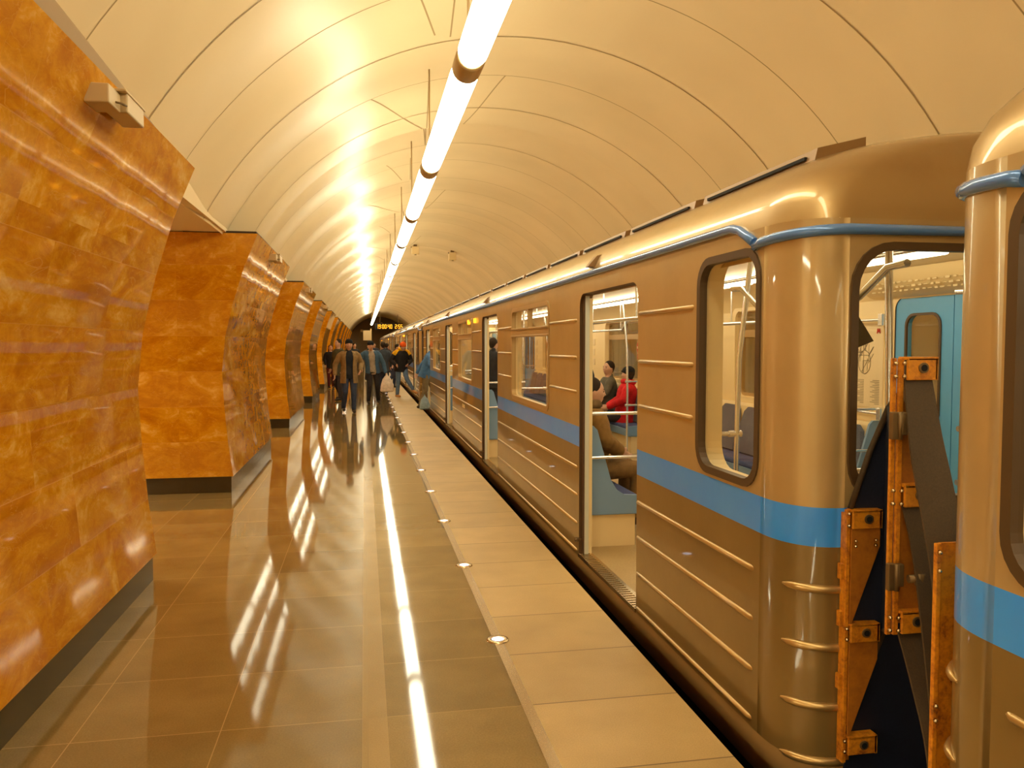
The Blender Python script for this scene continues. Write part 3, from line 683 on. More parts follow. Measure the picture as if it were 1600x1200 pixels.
        for i in range(nseat):
            a = y0 + .025 + w * i + .012; b = a + w - .024
            x0, x1 = sorted((f(.10), f(.46))); q.bevbox(x0, x1, a, b, .395, .445, .02)
            o = []
            for (zz, dx, sh) in ((.46, .155, .0), (.60, .135, .0), (.78, .10, .012), (.90, .08, .05), (.95, .07, .12)):
                o.append([(f(dx), a + sh, zz), (f(dx + .03), a + sh + .02, zz), (f(dx + .03), b - sh - .02, zz), (f(dx), b - sh, zz)])
            vs = [v for r in o for v in r]; n = 4
            q2.add(vs, [(j * n + k, j * n + (k + 1) % n, (j + 1) * n + (k + 1) % n, (j + 1) * n + k) for j in range(4) for k in range(4)] + [(0, 1, 2, 3), (16, 17, 18, 19)], 0, False)
        q.build('seat_cushions', M['seat_pad'], be, recalc=False); q2.build('seat_backs', M['seat_back'], be)
    spans = [(DOORS[i][1] + .16, DOORS[i + 1][0] - .16, 6) for i in range(3)]
    for sd in (-1, 1):
        for a, b, n in spans: bench(a, b, sd, n)
        bench(0.12, DOORS[0][0] - .14, sd, 3); bench(DOORS[3][1] + .14, L - .12, sd, 3)
    # handrails
    def rails(ya, yb, sd):
        q = MB(); x = sd * .76; f = lambda a: sd * a
        q.tube([(x, ya - .02, .05), (x, ya - .02, 1.0), (x * 1.0, ya + .0, 1.55), (x * .95, ya + .08, 2.24)], .016, 8)
        q.tube([(x, yb + .02, .05), (x, yb + .02, 1.0), (x, yb, 1.55), (x * .95, yb - .08, 2.24)], .016, 8)
        q.tube([(x, ya - .1, 1.96), (x, ya + .02, 1.955), (x, ya + .22, 1.84), (x, yb - .22, 1.84), (x, yb - .02, 1.955), (x, yb + .1, 1.96)], .017, 8)
        for y in (ya - .02, yb + .02):
            for z in (.76, 1.10):
                q.tube([(f(IW), y, z), (x, y, z)], .013, 8); q.tube([(x - sd * .03, y, z), (x + sd * .05, y, z)], .019, 8)
        for y in (ya + .3, (ya + yb) / 2, yb - .3): q.tube([(x, y, 1.84), (x, y, 2.23)], .010, 6)
        q.build('handrail', M['chrome'], root, recalc=False)
    for sd in (-1, 1):
        for a, b, n in spans: rails(a - .03, b + .03, sd)
        rails(0.30, DOORS[0][0] - .10, sd); rails(DOORS[3][1] + .10, L - .30, sd)
    q = MB(); q.tube([(.0, .9, 2.14), (.0, L - .9, 2.14)], .013, 8)
    for i in range(10): q.tube([(0, 1 + 2 * i * .98, 2.14), (0, 1 + 2 * i * .98, 2.32)], .009, 6)
    # wall brackets beside the far doors
    for c, (a, b) in zip(DC, DOORS):
        for z in (1.06, 1.83):
            q.tube([(IW - .05, b + .10, z), (IW - .05, b + .9, z)], .012, 8); q.bevbox(IW - .07, IW, b + .07, b + .12, z - .05, z + .05, .006)
    q.build('handrail', M['chrome'], root, recalc=False)
    # curved line-map panels above the far doors
    for c, (a, b) in zip(DC, DOORS):
        q = MB(); pr = [(IW - .005, 2.00), (IW - .06, 2.015), (IW - .15, 2.08), (IW - .22, 2.17), (IW - .23, 2.20)]; n = len(pr)
        vs = [(x, y, z) for y in (a - .35, b + .25) for x, z in pr]
        q.add(vs, [(i, i + 1, n + i + 1, n + i) for i in range(n - 1)], 0, True); p = q.build('line_map_panel', M['lining'], root, recalc=False)
        q = MB()
        for j, (x, z) in enumerate(((IW - .115, 2.045), (IW - .15, 2.072), (IW - .178, 2.104))):
            for i in range(26):
                y = a - .25 + i * .065; h = .005 + .005 * ((i * 7 + j * 3) % 3)
                q.box(x - .004, x - .001, y, y + .03 + .012 * (i % 2), z - h / 2, z + h / 2)
        q.build('map_print', M['inkpale'], p, recalc=False)
        # network map poster on the wall
        q = MB(); X = IW - .006; Y0, Y1, Z0, Z1 = b + .13, b + .62, 1.10, 1.80; q.box(X, IW, Y0, Y1, Z0, Z1); po = q.build('map_poster', M['paper'], root, recalc=False)
        q = MB(); rnd = random.Random(4)
        for i in range(22):
            a0 = rnd.uniform(0, 2 * PI); r1 = rnd.uniform(.07, .17); cy, cz = (Y0 + Y1) / 2, 1.48; d = rnd.choice((0, PI / 4, PI / 2, 3 * PI / 4))
            p1 = Vector((X - .002, cy + .06 * math.cos(a0), cz + .1 * math.sin(a0))); p2 = p1 + Vector((0, math.cos(d) * r1, math.sin(d) * r1 * 1.2))
            q.tube([p1, p2], .0022, 4)
        ring = [(X - .002, (Y0 + Y1) / 2 + .085 * math.cos(t * PI / 8), 1.48 + .10 * math.sin(t * PI / 8)) for t in range(17)]; q.tube(ring, .003, 4)
        for i in range(15):
            q.box(X - .002, X, Y0 + .04, Y0 + .04 + .06 + .03 * ((i * 5) % 3), 1.13 + i * .014, 1.135 + i * .014); q.box(X - .002, X, Y0 + .25, Y0 + .25 + .05 + .03 * ((i * 3) % 4), 1.13 + i * .014, 1.135 + i * .014)
        q.build('map_print', M['inkgrey'], po, recalc=False)
        q = MB(); y, z = Y0 + .06, 1.74
        for p1, p2 in (((-.02, -.02), (-.012, .02)), ((-.012, .02), (0, -.01)), ((0, -.01), (.012, .02)), ((.012, .02), (.02, -.02))): q.tube([(X - .003, y + p1[0], z + p1[1]), (X - .003, y + p2[0], z + p2[1])], .005, 4)
        q.build('letter_mark', M['inkred'], po, recalc=False)
        q = MB()
        for i in range(3):
            q.bevbox(IW - .012, IW, a - .30, a - .18, 1.25 + i * .18, 1.37 + i * .18, .004)
        q.build('wall_notice', M['paper'], root, recalc=False)
        # no leaning sticker on the windows
        q = MB(); q.tube([(HW - .026, MIDW[0][0] + .22 + (c - DC[0]), 1.58), (HW - .030, MIDW[0][0] + .22 + (c - DC[0]), 1.58)], .10, 20)
        q.box(HW - .034, HW - .030, MIDW[0][0] + .15 + (c - DC[0]), MIDW[0][0] + .29 + (c - DC[0]), 1.56, 1.60, 1)
        q.box(HW - .030, HW - .027, MIDW[0][0] + .15 + (c - DC[0]), MIDW[0][0] + .29 + (c - DC[0]), 1.40, 1.48, 0)
        if c != DC[3]: q.build('window_sticker', [M['inkred'], M['paper']], root, recalc=False)
    q = MB(); a = [(-.86, .58, 1.78), (-.77, .58, 1.83), (-.64, .58, 1.645), (-.745, .58, 1.605)]; b = [(x, .62, z) for x, y, z in a]; q.add(a + b, [(0, 1, 2, 3), (4, 5, 6, 7), (0, 1, 5, 4), (1, 2, 6, 5), (2, 3, 7, 6), (3, 0, 4, 7)])
    q.build('info_screen', M['screen'], root)
    return root
car0 = car()
CARL = {0: 'brown and gold metro car with blue stripe, nearest full car beside the platform, doors open',
        -1: 'brown and gold metro car end cut by the right edge of the view',
        1: 'second full brown metro car, behind the first gap between cars',
        2: 'third full brown metro car along the platform', 3: 'farthest brown metro car reaching the tunnel mouth'}
for i in (0, -1, 1, 2, 3):
    o = car0 if i == 0 else copy_tree(car0)
    o.location = (2.93, 2.72 + (L + GAP) * i, 0); tag(o, CARL[i], 'train car', 'cars of the metro train')

# ------------------------------------------------------------------ barrier between the cars
def barrier(yo, lab):
    """local origin at far car's end face; x measured from the platform side plane"""
    root = empty('intercar_barrier', (1.58, 2.72 + yo, 0)); P = lambda X, Y, Z: (X - 1.58, Y - 2.72, Z)
    def bx(q, x0, x1, y0, y1, z0, z1, m=0, bev=0):
        a = P(x0, y0, z0); b = P(x1, y1, z1)
        if bev: q.bevbox(a[0], b[0], a[1], b[1], a[2], b[2], bev, m)
        else: q.box(a[0], b[0], a[1], b[1], a[2], b[2], m)
    def bolt(par, x, y, z, r=.0075):
        q = MB(); c = Vector(P(x, y, z)); q.tube([c, c + Vector((0, -.006, 0)), c + Vector((0, -.010, 0))], [r, r * .85, r * .3], 10); q.build('bolt', M['steel'], par)
    def hole(par, x, y, z, r=.014):
        q = MB(); c = Vector(P(x, y, z)); q.tube([c + Vector((0, .002, 0)), c + Vector((0, -.004, 0))], r * 1.25, 14); q.build('hole_rim', M['castiron'], par)
        q = MB(); q.tube([c + Vector((0, 0, 0)), c + Vector((0, -.0055, 0))], r * .8, 14); q.build('bolt_hole', M['black'], par)
    # far post on the far car's end
    q = MB(); bx(q, 1.760, 1.776, 2.672, 2.690, .05, 1.015, 0, .002); bx(q, 1.762, 1.80, 2.690, 2.712, .05, 1.0); post = q.build('far_post', M['yellow'], root)
    for z in (.78, .60, .36): q = MB(); bx(q, 1.745, 1.762, 2.68, 2.705, z - .03, z + .03, 0, .003); q.build('post_lug', M['yellow'], post)
    for z0 in (.945, .515, .085):
        q = MB(); bx(q, 1.776, 1.895, 2.655, 2.668, z0, z0 + .068, 0, .003); bx(q, 1.776, 1.895, 2.655, 2.70, z0 + .062, z0 + .070, 0); bx(q, 1.885, 1.895, 2.655, 2.70, z0, z0 + .068, 0)
        pl = q.build('mounting_plate', M['yellow'], root); hole(pl, 1.838, 2.654, z0 + .036)
    for z in (1.0, .955, .565, .525, .135, .095): bolt(post, 1.768, 2.671, z)
    for z in (.90, .88):
        for x in (1.79, 1.872): bolt(post, x, 2.662, z, .006)
    for zt, zb in ((.945, .585), (.515, .155)):
        q = MB(); a = [P(1.776, 2.664, zt), P(1.893, 2.664, zt), P(1.893, 2.664, zt - .07), P(1.782, 2.664, zb), P(1.776, 2.664, zb)]; b = [(x, y + .006, z) for x, y, z in a]
        q.add(a + b, [(0, 1, 2, 3, 4), (5, 6, 7, 8, 9)] + [(i, (i + 1) % 5, 5 + (i + 1) % 5, 5 + i) for i in range(5)]); q.build('gusset_plate', M['rustsheet'], root)
    # middle double post
    q = MB(); bx(q, 1.698, 1.714, 2.345, 2.357, .665, 1.585, 0, .002); bx(q, 1.719, 1.737, 2.34, 2.352, .665, 1.585, 0, .002); mid = q.build('middle_post', M['yellow'], root)
    for z0 in (1.513, 1.095, .672):
        q = MB(); bx(q, 1.739, 1.848, 2.322, 2.334, z0, z0 + .073, 0, .003); bx(q, 1.739, 1.848, 2.322, 2.372, z0 + .066, z0 + .076); bx(q, 1.840, 1.848, 2.322, 2.372, z0, z0 + .07)
        pl = q.build('mounting_plate', M['yellow'], root); hole(pl, 1.793, 2.321, z0 + .04)
        for x in (1.704, 1.728):
            for z in (z0 + .055, z0 + .012): bolt(mid, x, 2.337 if x < 1.71 else 2.328, z)
    for z in (1.365, .865):
        q = MB(); bx(q, 1.686, 1.712, 2.322, 2.342, z - .045, z + .045, 0, .003); bx(q, 1.714, 1.735, 2.312, 2.332, z - .03, z + .045, 0, .003); q.tube([P(1.713, 2.32, z - .045), P(1.713, 2.32, z + .045)], .008, 8)
        if z < 1: q.tube([P(1.74, 2.30, z), P(1.79, 2.29, z)], .014, 8); q.tube([P(1.775, 2.29, z - .02), P(1.775, 2.29, z + .02)], .016, 8)
        h = q.build('hinge', M['castiron'], root)
    q = MB(); a = [P(1.74, 2.352, .70), P(1.846, 2.352, .70), P(1.846, 2.352, 1.12), P(1.81, 2.352, 1.30), P(1.74, 2.352, 1.46)]; b = [(x, y + .005, z) for x, y, z in a]
    q.add(a + b, [(0, 1, 2, 3, 4), (5, 6, 7, 8, 9)] + [(i, (i + 1) % 5, 5 + (i + 1) % 5, 5 + i) for i in range(5)]); q.build('gusset_plate', M['rustsheet'], root)
    # near post on the near car's end
    q = MB(); bx(q, 1.648, 1.664, 2.055, 2.071, .0, 1.045, 0, .002); bx(q, 1.664, 1.76, 2.064, 2.072, .0, 1.045); near = q.build('near_post', M['yellow'], root)
    for z in (1.02, .965, .56, .515): bolt(near, 1.656, 2.055, z)
    # rubber sheets and straps, last sheet only painted shade (thin solid ribbons)
    def ribbon(name, LR, m, th=.008, edge=None):
        q = MB(); vs = []
        # subdivide smoothly
        pts = []; n = len(LR)
        for i in range(n - 1):
            for k in range(4):
                t = k / 4; p0 = LR[max(i - 1, 0)]; p1 = LR[i]; p2 = LR[i + 1]; p3 = LR[min(i + 2, n - 1)]
                r = []
                for j in (0, 1):
                    A, B, C_, D = (Vector(z[j]) for z in (p0, p1, p2, p3)); r.append(0.5 * ((2 * B) + (C_ - A) * t + (2 * A - 5 * B + 4 * C_ - D) * t * t + (3 * B - A - 3 * C_ + D) * t ** 3))
                pts.append(r)
        pts.append([Vector(LR[-1][0]), Vector(LR[-1][1])])
        W = 5; N_ = len(pts)
        for s_ in (0, 1):
            for l, r in pts:
                for w in range(W + 1):
                    p = l.lerp(r, w / W); vs.append(P(p.x, p.y + s_ * th, p.z))
        o = N_ * (W + 1)
        fs = [(i * (W + 1) + w, i * (W + 1) + w + 1, (i + 1) * (W + 1) + w + 1, (i + 1) * (W + 1) + w) for i in range(N_ - 1) for w in range(W)]
        fs += [tuple(x + o for x in f) for f in fs]
        for i in range(N_ - 1):
            for w in (0, W): fs.append((i * (W + 1) + w, (i + 1) * (W + 1) + w, o + (i + 1) * (W + 1) + w, o + i * (W + 1) + w))
        q.add(vs, fs, 0, False); return q.build(name, m, root)
    ribbon('rubber_strap', [((1.737, 2.336, 1.515), (1.838, 2.336, 1.515)), ((1.722, 2.28, 1.30), (1.836, 2.28, 1.335)), ((1.722, 2.22, 1.10), (1.83, 2.22, 1.19)), ((1.712, 2.15, .90), (1.82, 2.15, 1.0)), ((1.70, 2.09, .60), (1.80, 2.09, .66))], M['webbing'])
    ribbon('rubber_strap', [((1.742, 2.338, 1.096), (1.846, 2.338, 1.096)), ((1.755, 2.30, .95), (1.85, 2.30, .98)), ((1.75, 2.24, .72), (1.84, 2.24, .78)), ((1.73, 2.16, .45), (1.82, 2.16, .5))], M['webbing'])
    ribbon('rubber_strap', [((1.742, 2.345, .672), (1.846, 2.345, .672)), ((1.748, 2.27, .50), (1.84, 2.27, .55)), ((1.735, 2.18, .32), (1.82, 2.18, .36)), ((1.70, 2.09, .02), (1.80, 2.09, .05))], M['webbing'])
    A, B, C3 = (1.785, 2.700), (1.925, 2.685), (1.752, 2.385)
    ribbon('rubber_and_shade_sheet', [((*A, 1.015), (*B, 1.40)), ((*A, .70), (*B, .98)), ((*A, .40), (*B, .72)), ((*A, .14), (*B, .55))], M['navyrubber_shade'], .006)
    ribbon('rubber_and_shade_sheet', [((*B, 1.40), (*C3, 1.46)), ((*B, .98), (*C3, 1.15)), ((*B, .72), (*C3, .85)), ((*B, .55), (*C3, .66))], M['navyrubber_shade'], .006)
    for (z0, z1, z2) in ((1.015, 1.40, 1.46), (.14, .55, .66)):
        q = MB(); q.tube([P(A[0], A[1] - .01, z0), P((A[0] + B[0]) / 2, 2.683, (z0 + z1) / 2 + .02), P(B[0], B[1] - .012, z1), P(C3[0], C3[1], z2)], .011, 8); q.build('rubber_edging', M['webbing'], root)
    ribbon('rubber_and_shade_sheet', [((1.79, 2.702, .80), (2.35, 2.702, .80)), ((1.79, 2.702, .4), (2.35, 2.702, .4)), ((1.79, 2.702, -.1), (2.35, 2.702, -.1))], M['navyrubber_shade'], .006)  # added dark sheet, stands in for the shade low on the end wall
    tag(root, lab, 'barrier', 'fall barriers in the gaps between cars')
    return root
barrier(0, 'chipped yellow and black rubber fall barrier in the near gap between cars')
barrier(L + GAP, 'far yellow fall barrier in the second gap between cars')
# ------------------------------------------------------------------ people
def V3(*a): return Vector(a)
class Body(MB):
    def limb(s, p0, p1, r0, r1, n=12, m=0, flat=1.0, ax=None):
        """tapered capsule from p0 to p1"""
        p0 = Vector(p0); p1 = Vector(p1); d = (p1 - p0); l = d.length; t = d / l
        u = Vector(ax) if ax else (Vector((1, 0, 0)) if abs(t.x) < 0.8 else Vector((0, 1, 0)))
        y = t.cross(u).normalized(); x = y.cross(t).normalized(); rings = []
        for a in (-80, -50, -20): a = math.radians(a); rings.append((p0 + t * r0 * math.sin(a), r0 * math.cos(a)))
        for k in (0.0, .33, .66, 1.0): rings.append((p0 + d * k, r0 + (r1 - r0) * k))
        for a in (20, 50, 80): a = math.radians(a); rings.append((p1 + t * r1 * math.sin(a), r1 * math.cos(a)))
        vs = [c + (x * math.cos(2 * PI * k / n) + y * math.sin(2 * PI * k / n) * flat) * r for c, r in rings for k in range(n)]
        o = len(rings)
        fs = [(i * n + k, i * n + (k + 1) % n, (i + 1) * n + (k + 1) % n, (i + 1) * n + k) for i in range(o - 1) for k in range(n)] + [tuple(range(n))[::-1], tuple(range((o - 1) * n, o * n))]
        s.add(vs, fs, m, True)
    def stack(s, rows, n=20, m=0):
        """rows: (centre, x axis vec, y axis vec) ellipses lofted"""
        vs = [Vector(c) + Vector(a) * math.cos(2 * PI * k / n) + Vector(b) * math.sin(2 * PI * k / n) for c, a, b in rows for k in range(n)]; o = len(rows)
        fs = [(i * n + k, i * n + (k + 1) % n, (i + 1) * n + (k + 1) % n, (i + 1) * n + k) for i in range(o - 1) for k in range(n)] + [tuple(range(n))[::-1], tuple(range((o - 1) * n, o * n))]
        s.add(vs, fs, m, True)
    def ball(s, c, rx, ry, rz, n=16, m=0, R=None):
        c = Vector(c); rows = []
        vs = []; k2 = n // 2
        for i in range(k2 + 1):
            a = -PI / 2 + PI * i / k2
            for k in range(n):
                p = Vector((rx * math.cos(a) * math.cos(2 * PI * k / n), ry * math.cos(a) * math.sin(2 * PI * k / n), rz * math.sin(a)))
                vs.append(c + (R @ p if R else p))
        s.add(vs, [(i * n + k, i * n + (k + 1) % n, (i + 1) * n + (k + 1) % n, (i + 1) * n + k) for i in range(k2) for k in range(n)], m, True)
def fuse(o, vox, sm=4):
    r = o.modifiers.new('fuse', 'REMESH'); r.mode = 'VOXEL'; r.voxel_size = vox; r.use_smooth_shade = True
    q = o.modifiers.new('relax', 'SMOOTH'); q.factor = 0.5; q.iterations = sm
CL = {}
def cloth(name, c, rough=0.85, cool=True):
    if name not in CL:
        m = mat(name, c, rough, 0, 0.3, cool=cool); N = NT(m, True); co = N.coord(); n = N.noise(co, 14, 4, 0.6)
        N.l(N.ramp(n, [(0.3, tuple(x * 0.8 for x in c)), (0.7, tuple(min(1, x * 1.2) for x in c))]), N.b.inputs['Base Color']); N.bump(N.noise(co, 9, 3, 0.5), 0.5, 0.02); CL[name] = m
    return CL[name]
SKIN = mat('skin', (0.62, 0.36, 0.24), 0.55, cool=True); HAIRB = cloth('dark_brown_hair', (0.03, 0.018, 0.01)); HAIRR = cloth('auburn_hair', (0.13, 0.045, 0.015))
SHOE = mat('dark_shoe', (0.025, 0.02, 0.018), 0.5); EYE = mat('eye', (0.05, 0.03, 0.02), 0.3)
STAND = dict(hip=.93, lean=0.0, side=0.0, legs=(((.10, -.02, .50), (.10, .04, .09)), ((-.10, -.02, .50), (-.10, .04, .09))),
             arms=(((.27, .02, 1.14), (.27, -.06, .90)), ((-.27, .02, 1.14), (-.27, -.06, .90))), head=(0, 0))
def person(label, loc, rz, h=1.75, pose=None, top=('jacket', (.1, .1, .1)), trousers=(.03, .03, .05), shoes=SHOE, hair=HAIRB, hat=None, inner=None, yoke=None, coat_len=.78, vox=.012, long_hair=False, face=True, group=None, loc_z=0.0, bulk=1.0, collar=None, glasses=False):
    P_ = dict(STAND); P_.update(pose or {}); k = h / 1.78
    root = empty('person', (loc[0], loc[1], loc_z), rz); root.scale = (k, k, k)
    hz = P_['hip']; hy = P_.get('hipy', 0.0); ln = P_['lean']; sd = P_['side']
    sp = lambda d, off=(0, 0): Vector((sd * d + off[0], hy - math.sin(ln) * d + off[1] * math.cos(ln), hz + math.cos(ln) * d + off[1] * math.sin(ln) * 0 ))
    up = Vector((sd, -math.sin(ln), math.cos(ln))).normalized(); fw = Vector((0, math.cos(ln), math.sin(ln)))   # fw: towards the back
    SH = [sp(.49) + Vector((s_ * .175, 0, 0)) for s_ in (1, -1)]; HP = [Vector((s_ * .09, hy, hz)) for s_ in (1, -1)]
    hd = Vector((P_['head'][0], 0, 0)); neck = sp(.56); hc = sp(.675) + Vector((0, -.02 - P_['head'][1], -P_['head'][1] * .5))
    arms = [(Vector(a), Vector(b)) for a, b in P_['arms']]; legs = [(Vector(a), Vector(b)) for a, b in P_['legs']]
    # body: one continuous surface
    B = Body()
    X = Vector((1, 0, 0))
    def torso(b, g, lo=0.0, hi=.52, wid=1.0):
        rows = [(d, w, t) for d, w, t in ((-.12, .150, .105), (-.02, .165, .120), (.08, .155, .108), (.18, .150, .104), (.30, .170, .118), (.40, .180, .116), (.47, .160, .095), (.52, .090, .07))]
        b.stack([(sp(max(d, lo) if False else d), X * (w * wid + g), fw * (t * wid + g)) for d, w, t in rows if lo - .001 <= d <= hi + .001])
    torso(B, 0, -.12)
    B.limb(sp(.46), hc - up * .02, .058, .050)
    R = Matrix.Rotation(ln * .6 + P_['head'][1] * 2.0, 3, 'X') @ Matrix.Rotation(P_['head'][0], 3, 'Z')
    H = lambda x, y, z: hc + R @ Vector((x, y, z))
    B.ball(hc, .078, .096, .112, 20, 0, R); B.ball(H(0, -.032, -.058), .052, .056, .054, 14, 0, R)       # skull and jaw
    B.limb(H(0, -.090, .015), H(0, -.106, -.020), .008, .0115, 8); 
    for s_ in (1, -1): B.ball(H(s_ * .076, .004, -.005), .010, .020, .032, 10, 0, R); B.ball(H(s_ * .036, -.074, -.022), .02, .018, .018, 8, 0, R)
    B.limb(H(-.018, -.083, -.058), H(.018, -.083, -.058), .008, .008, 8)
    hands = []
    for i, (el, wr) in enumerate(arms):
        s_ = 1 if i == 0 else -1
        B.limb(SH[i] + Vector((-SH[i].x * .2, 0, -.045)), el, .046, .040); B.limb(el, wr, .040, .026)
        d = (wr - el).normalized(); d = (d + Vector((0, -.25, -.1))).normalized(); side = d.cross(Vector((s_, 0, 0)) if abs(d.x) < .8 else Vector((0, 0, 1))).normalized()   # across the palm
        nm = side.cross(d).normalized()
        B.limb(wr, wr + d * .075, .026, .034, 12, 0, .55, tuple(side))
        for f in range(4):
            o = (f - 1.5) * .019; L_ = (.070, .080, .076, .060)[f]; p0 = wr + d * .088 + side * o; p1 = p0 + (d * .85 - nm * .25 * s_).normalized() * L_ * .5; p2 = p1 + (d * .6 - nm * .7 * s_).normalized() * L_ * .5
            B.limb(p0 - d * .02, p1, .0092, .0088, 8); B.limb(p1, p2, .0088, .0075, 8)
        p0 = wr + d * .03 - side * .030; p1 = p0 - side * .022 + d * .035; p2 = p1 + d * .032 - side * .004; B.limb(p0, p1, .012, .010, 8); B.limb(p1, p2, .010, .008, 8)
        hands.append(wr + d * .09)
    for i, (kn, an) in enumerate(legs):
        B.limb(HP[i] - Vector((0, 0, .02)), kn, .085, .055); B.limb(kn, an, .055, .035)
        ft = P_.get('toes', (Vector((0, -1, 0)), Vector((0, -1, 0))))[i]; B.limb(an - Vector((0, 0, .02)), an + Vector(ft) * .10 - Vector((0, 0, .05)), .028, .018)
    bo = B.build('body', SKIN, root, recalc=False); fuse(bo, .0075 if vox < .0125 else vox, 2)
    if face:
        for s_ in (1, -1):
            q = Body(); q.ball(H(s_ * .030, -.083, .006), .012, .008, .0075, 8, 0, R); q.build('eye', EYE, root, recalc=False)
            q = Body(); q.limb(H(s_ * .018, -.092, .026), H(s_ * .046, -.083, .028), .0035, .003, 6); q.build('eyebrow', hair, root, recalc=False)
        q = Body(); q.limb(H(-.020, -.089, -.056), H(.020, -.089, -.056), .0042, .0042, 6); q.build('lips', mat('lips', (0.42, 0.14, 0.10), .5) if 'LIPS' not in globals() else LIPS, root, recalc=False)
    if glasses:
        q = Body()
        for s_ in (1, -1): ringp = [H(s_ * .032 + .020 * math.cos(t * PI / 6), -.098, .006 + .014 * math.sin(t * PI / 6)) for t in range(13)]; q.tube(ringp, .002, 5)
        q.tube([H(-.012, -.1, .008), H(.012, -.1, .008)], .002, 5); q.build('glasses', SHOE, root, recalc=False)
    # hair
    q = Body(); q.ball(H(0, .020, .028), .088, .097, .102, 20, 0, R)
    if long_hair: q.limb(H(.055, .03, -.02), H(.06, .03, -.22), .045, .03); q.limb(H(-.055, .03, -.02), H(-.06, .03, -.22), .045, .03); q.limb(H(0, .06, -.02), H(0, .07, -.25), .06, .04)
    else: q.ball(H(0, .045, -.03), .066, .055, .06, 14, 0, R)
    ho = q.build('hair', hair, root, recalc=False); fuse(ho, .014, 3)
    if hat:
        q = Body(); q.ball(H(0, .010, .056), .093, .107, .082 if hat[0] != 'beanie' else .092, 20, 0, R)
        if hat[0] == 'cap': q.stack([(H(0, -.05, .050), R @ Vector((.066, 0, 0)), R @ Vector((0, .05, 0))), (H(0, -.085, .042), R @ Vector((.064, 0, 0)), R @ Vector((0, .065, 0))), (H(0, -.085, .034), R @ Vector((.062, 0, 0)), R @ Vector((0, .06, 0)))], 14)
        if hat[0] == 'beanie': q.stack([(H(0, .008, .015), R @ Vector((.085, 0, 0)), R @ Vector((0, .098, 0))), (H(0, .008, .05), R @ Vector((.093, 0, 0)), R @ Vector((0, .106, 0))), (H(0, .008, .055), R @ Vector((.085, 0, 0)), R @ Vector((0, .098, 0)))], 20); q.ball(H(0, .01, .15), .02, .02, .018, 8, 0, R)
        oo = q.build(hat[0], hat[1], root, recalc=False); fuse(oo, .012, 2)
    # trousers
    q = Body(); tm = cloth('trousers_%.2f_%.2f_%.2f' % trousers, trousers)
    q.stack([(Vector((0, hy, hz - .10)), X * .150, Vector((0, .115, 0))), (sp(0), X * .178, fw * .130), (sp(.10), X * .168, fw * .118), (sp(.13), X * .15, fw * .10)])
    for i, (kn, an) in enumerate(legs):
        an2 = an + (kn - an).normalized() * .015
        q.limb(HP[i], kn, .098, .070); q.limb(kn, an2, .070, .056)
    to = q.build('trousers', tm, root, recalc=False); fuse(to, vox, 4)
    for i, (kn, an) in enumerate(legs):
        ft = Vector(P_.get('toes', ((0, -1, 0), (0, -1, 0)))[i]).normalized(); q = Body()
        q.limb(an - Vector((0, 0, .042)) - ft * .05, an + ft * .15 - Vector((0, 0, .050)), .044, .040, 12, 0, .9); q.limb(an + Vector((0, 0, .03)), an - Vector((0, 0, .03)), .044, .048)
        a = an - ft * .06; so = q.build('shoe', shoes, root, recalc=False); fuse(so, .013, 2)
    # upper clothing
    if inner:
        q = Body(); torso(q, .014, -.12, .52); q.limb(sp(.44), sp(.58), .07, .06); oo = q.build('sweater', cloth('sweater_%.2f%.2f%.2f' % inner, inner), root, recalc=False); fuse(oo, vox, 3)
    q = Body(); g = .030 * bulk; cm = cloth('%s_%.2f_%.2f_%.2f' % (top[0], *top[1]), top[1])
    def upper(q, dlo, dhi, sleeves=True):
        n = 24; rows = []
        hem = coat_len - .93
        spec = [(hem, .20, .150), (-.06, .192, .146), (.08, .180, .135), (.18, .176, .130), (.30, .190, .140), (.40, .198, .136), (.47, .178, .115), (.525, .110, .085)]
        for d, w, t in spec:
            if d < dlo - 1e-6 or d > dhi + 1e-6: continue
            rows.append((sp(d) if d > -.05 or abs(ln) < .5 else Vector((0, hy, hz + d)), X * (w * (1 + (bulk - 1) * .5)), fw * (t * bulk)))
        if inner and dlo < 0:      # open front: skip the wedge over the chest
            o = len(q.v); vs = []; th = []
            for c, a, b in rows:
                for kk in range(n + 1):
                    al = -PI / 2 + .42 + (2 * PI - .84) * kk / n; vs.append(c + a * math.cos(al) + b * math.sin(al))
            m_ = n + 1; fs = [(i * m_ + j, i * m_ + j + 1, (i + 1) * m_ + j + 1, (i + 1) * m_ + j) for i in range(len(rows) - 1) for j in range(n)]
            vi = [c + (v - c) * .90 for c, a, b in rows for v in vs[rows.index((c, a, b)) * m_: rows.index((c, a, b)) * m_ + m_]]
            N_ = len(vs); fs += [tuple(x + N_ for x in f) for f in fs]
            for i in range(len(rows) - 1):
                for j in (0, n): fs.append((i * m_ + j, (i + 1) * m_ + j, N_ + (i + 1) * m_ + j, N_ + i * m_ + j))
            for i in (0, len(rows) - 1):
                for j in range(n): fs.append((i * m_ + j, i * m_ + j + 1, N_ + i * m_ + j + 1, N_ + i * m_ + j))
            q.add(vs + vi, fs, 0, True)
        else: q.stack(rows, n)
        if sleeves:
            for i, (el, wr) in enumerate(arms):
                w2 = wr + (el - wr).normalized() * .02; q.limb(SH[i] + Vector((-SH[i].x * .13, 0, -.035)), SH[i].lerp(el, .3) , .068 * bulk ** .5, .068 * bulk ** .7); q.limb(SH[i].lerp(el, .3), el, .068 * bulk ** .7, .060 * bulk ** .7); q.limb(el, w2, .060 * bulk ** .7, .046 * bulk)
    upper(q, -1, 1)
    q.limb(sp(.50) + Vector((.05, .03, 0)), sp(.56) + Vector((-.05, .03, 0)), .045, .045)
    ja = q.build(top[0], cm, root, recalc=False); fuse(ja, max(vox, .011), 3)
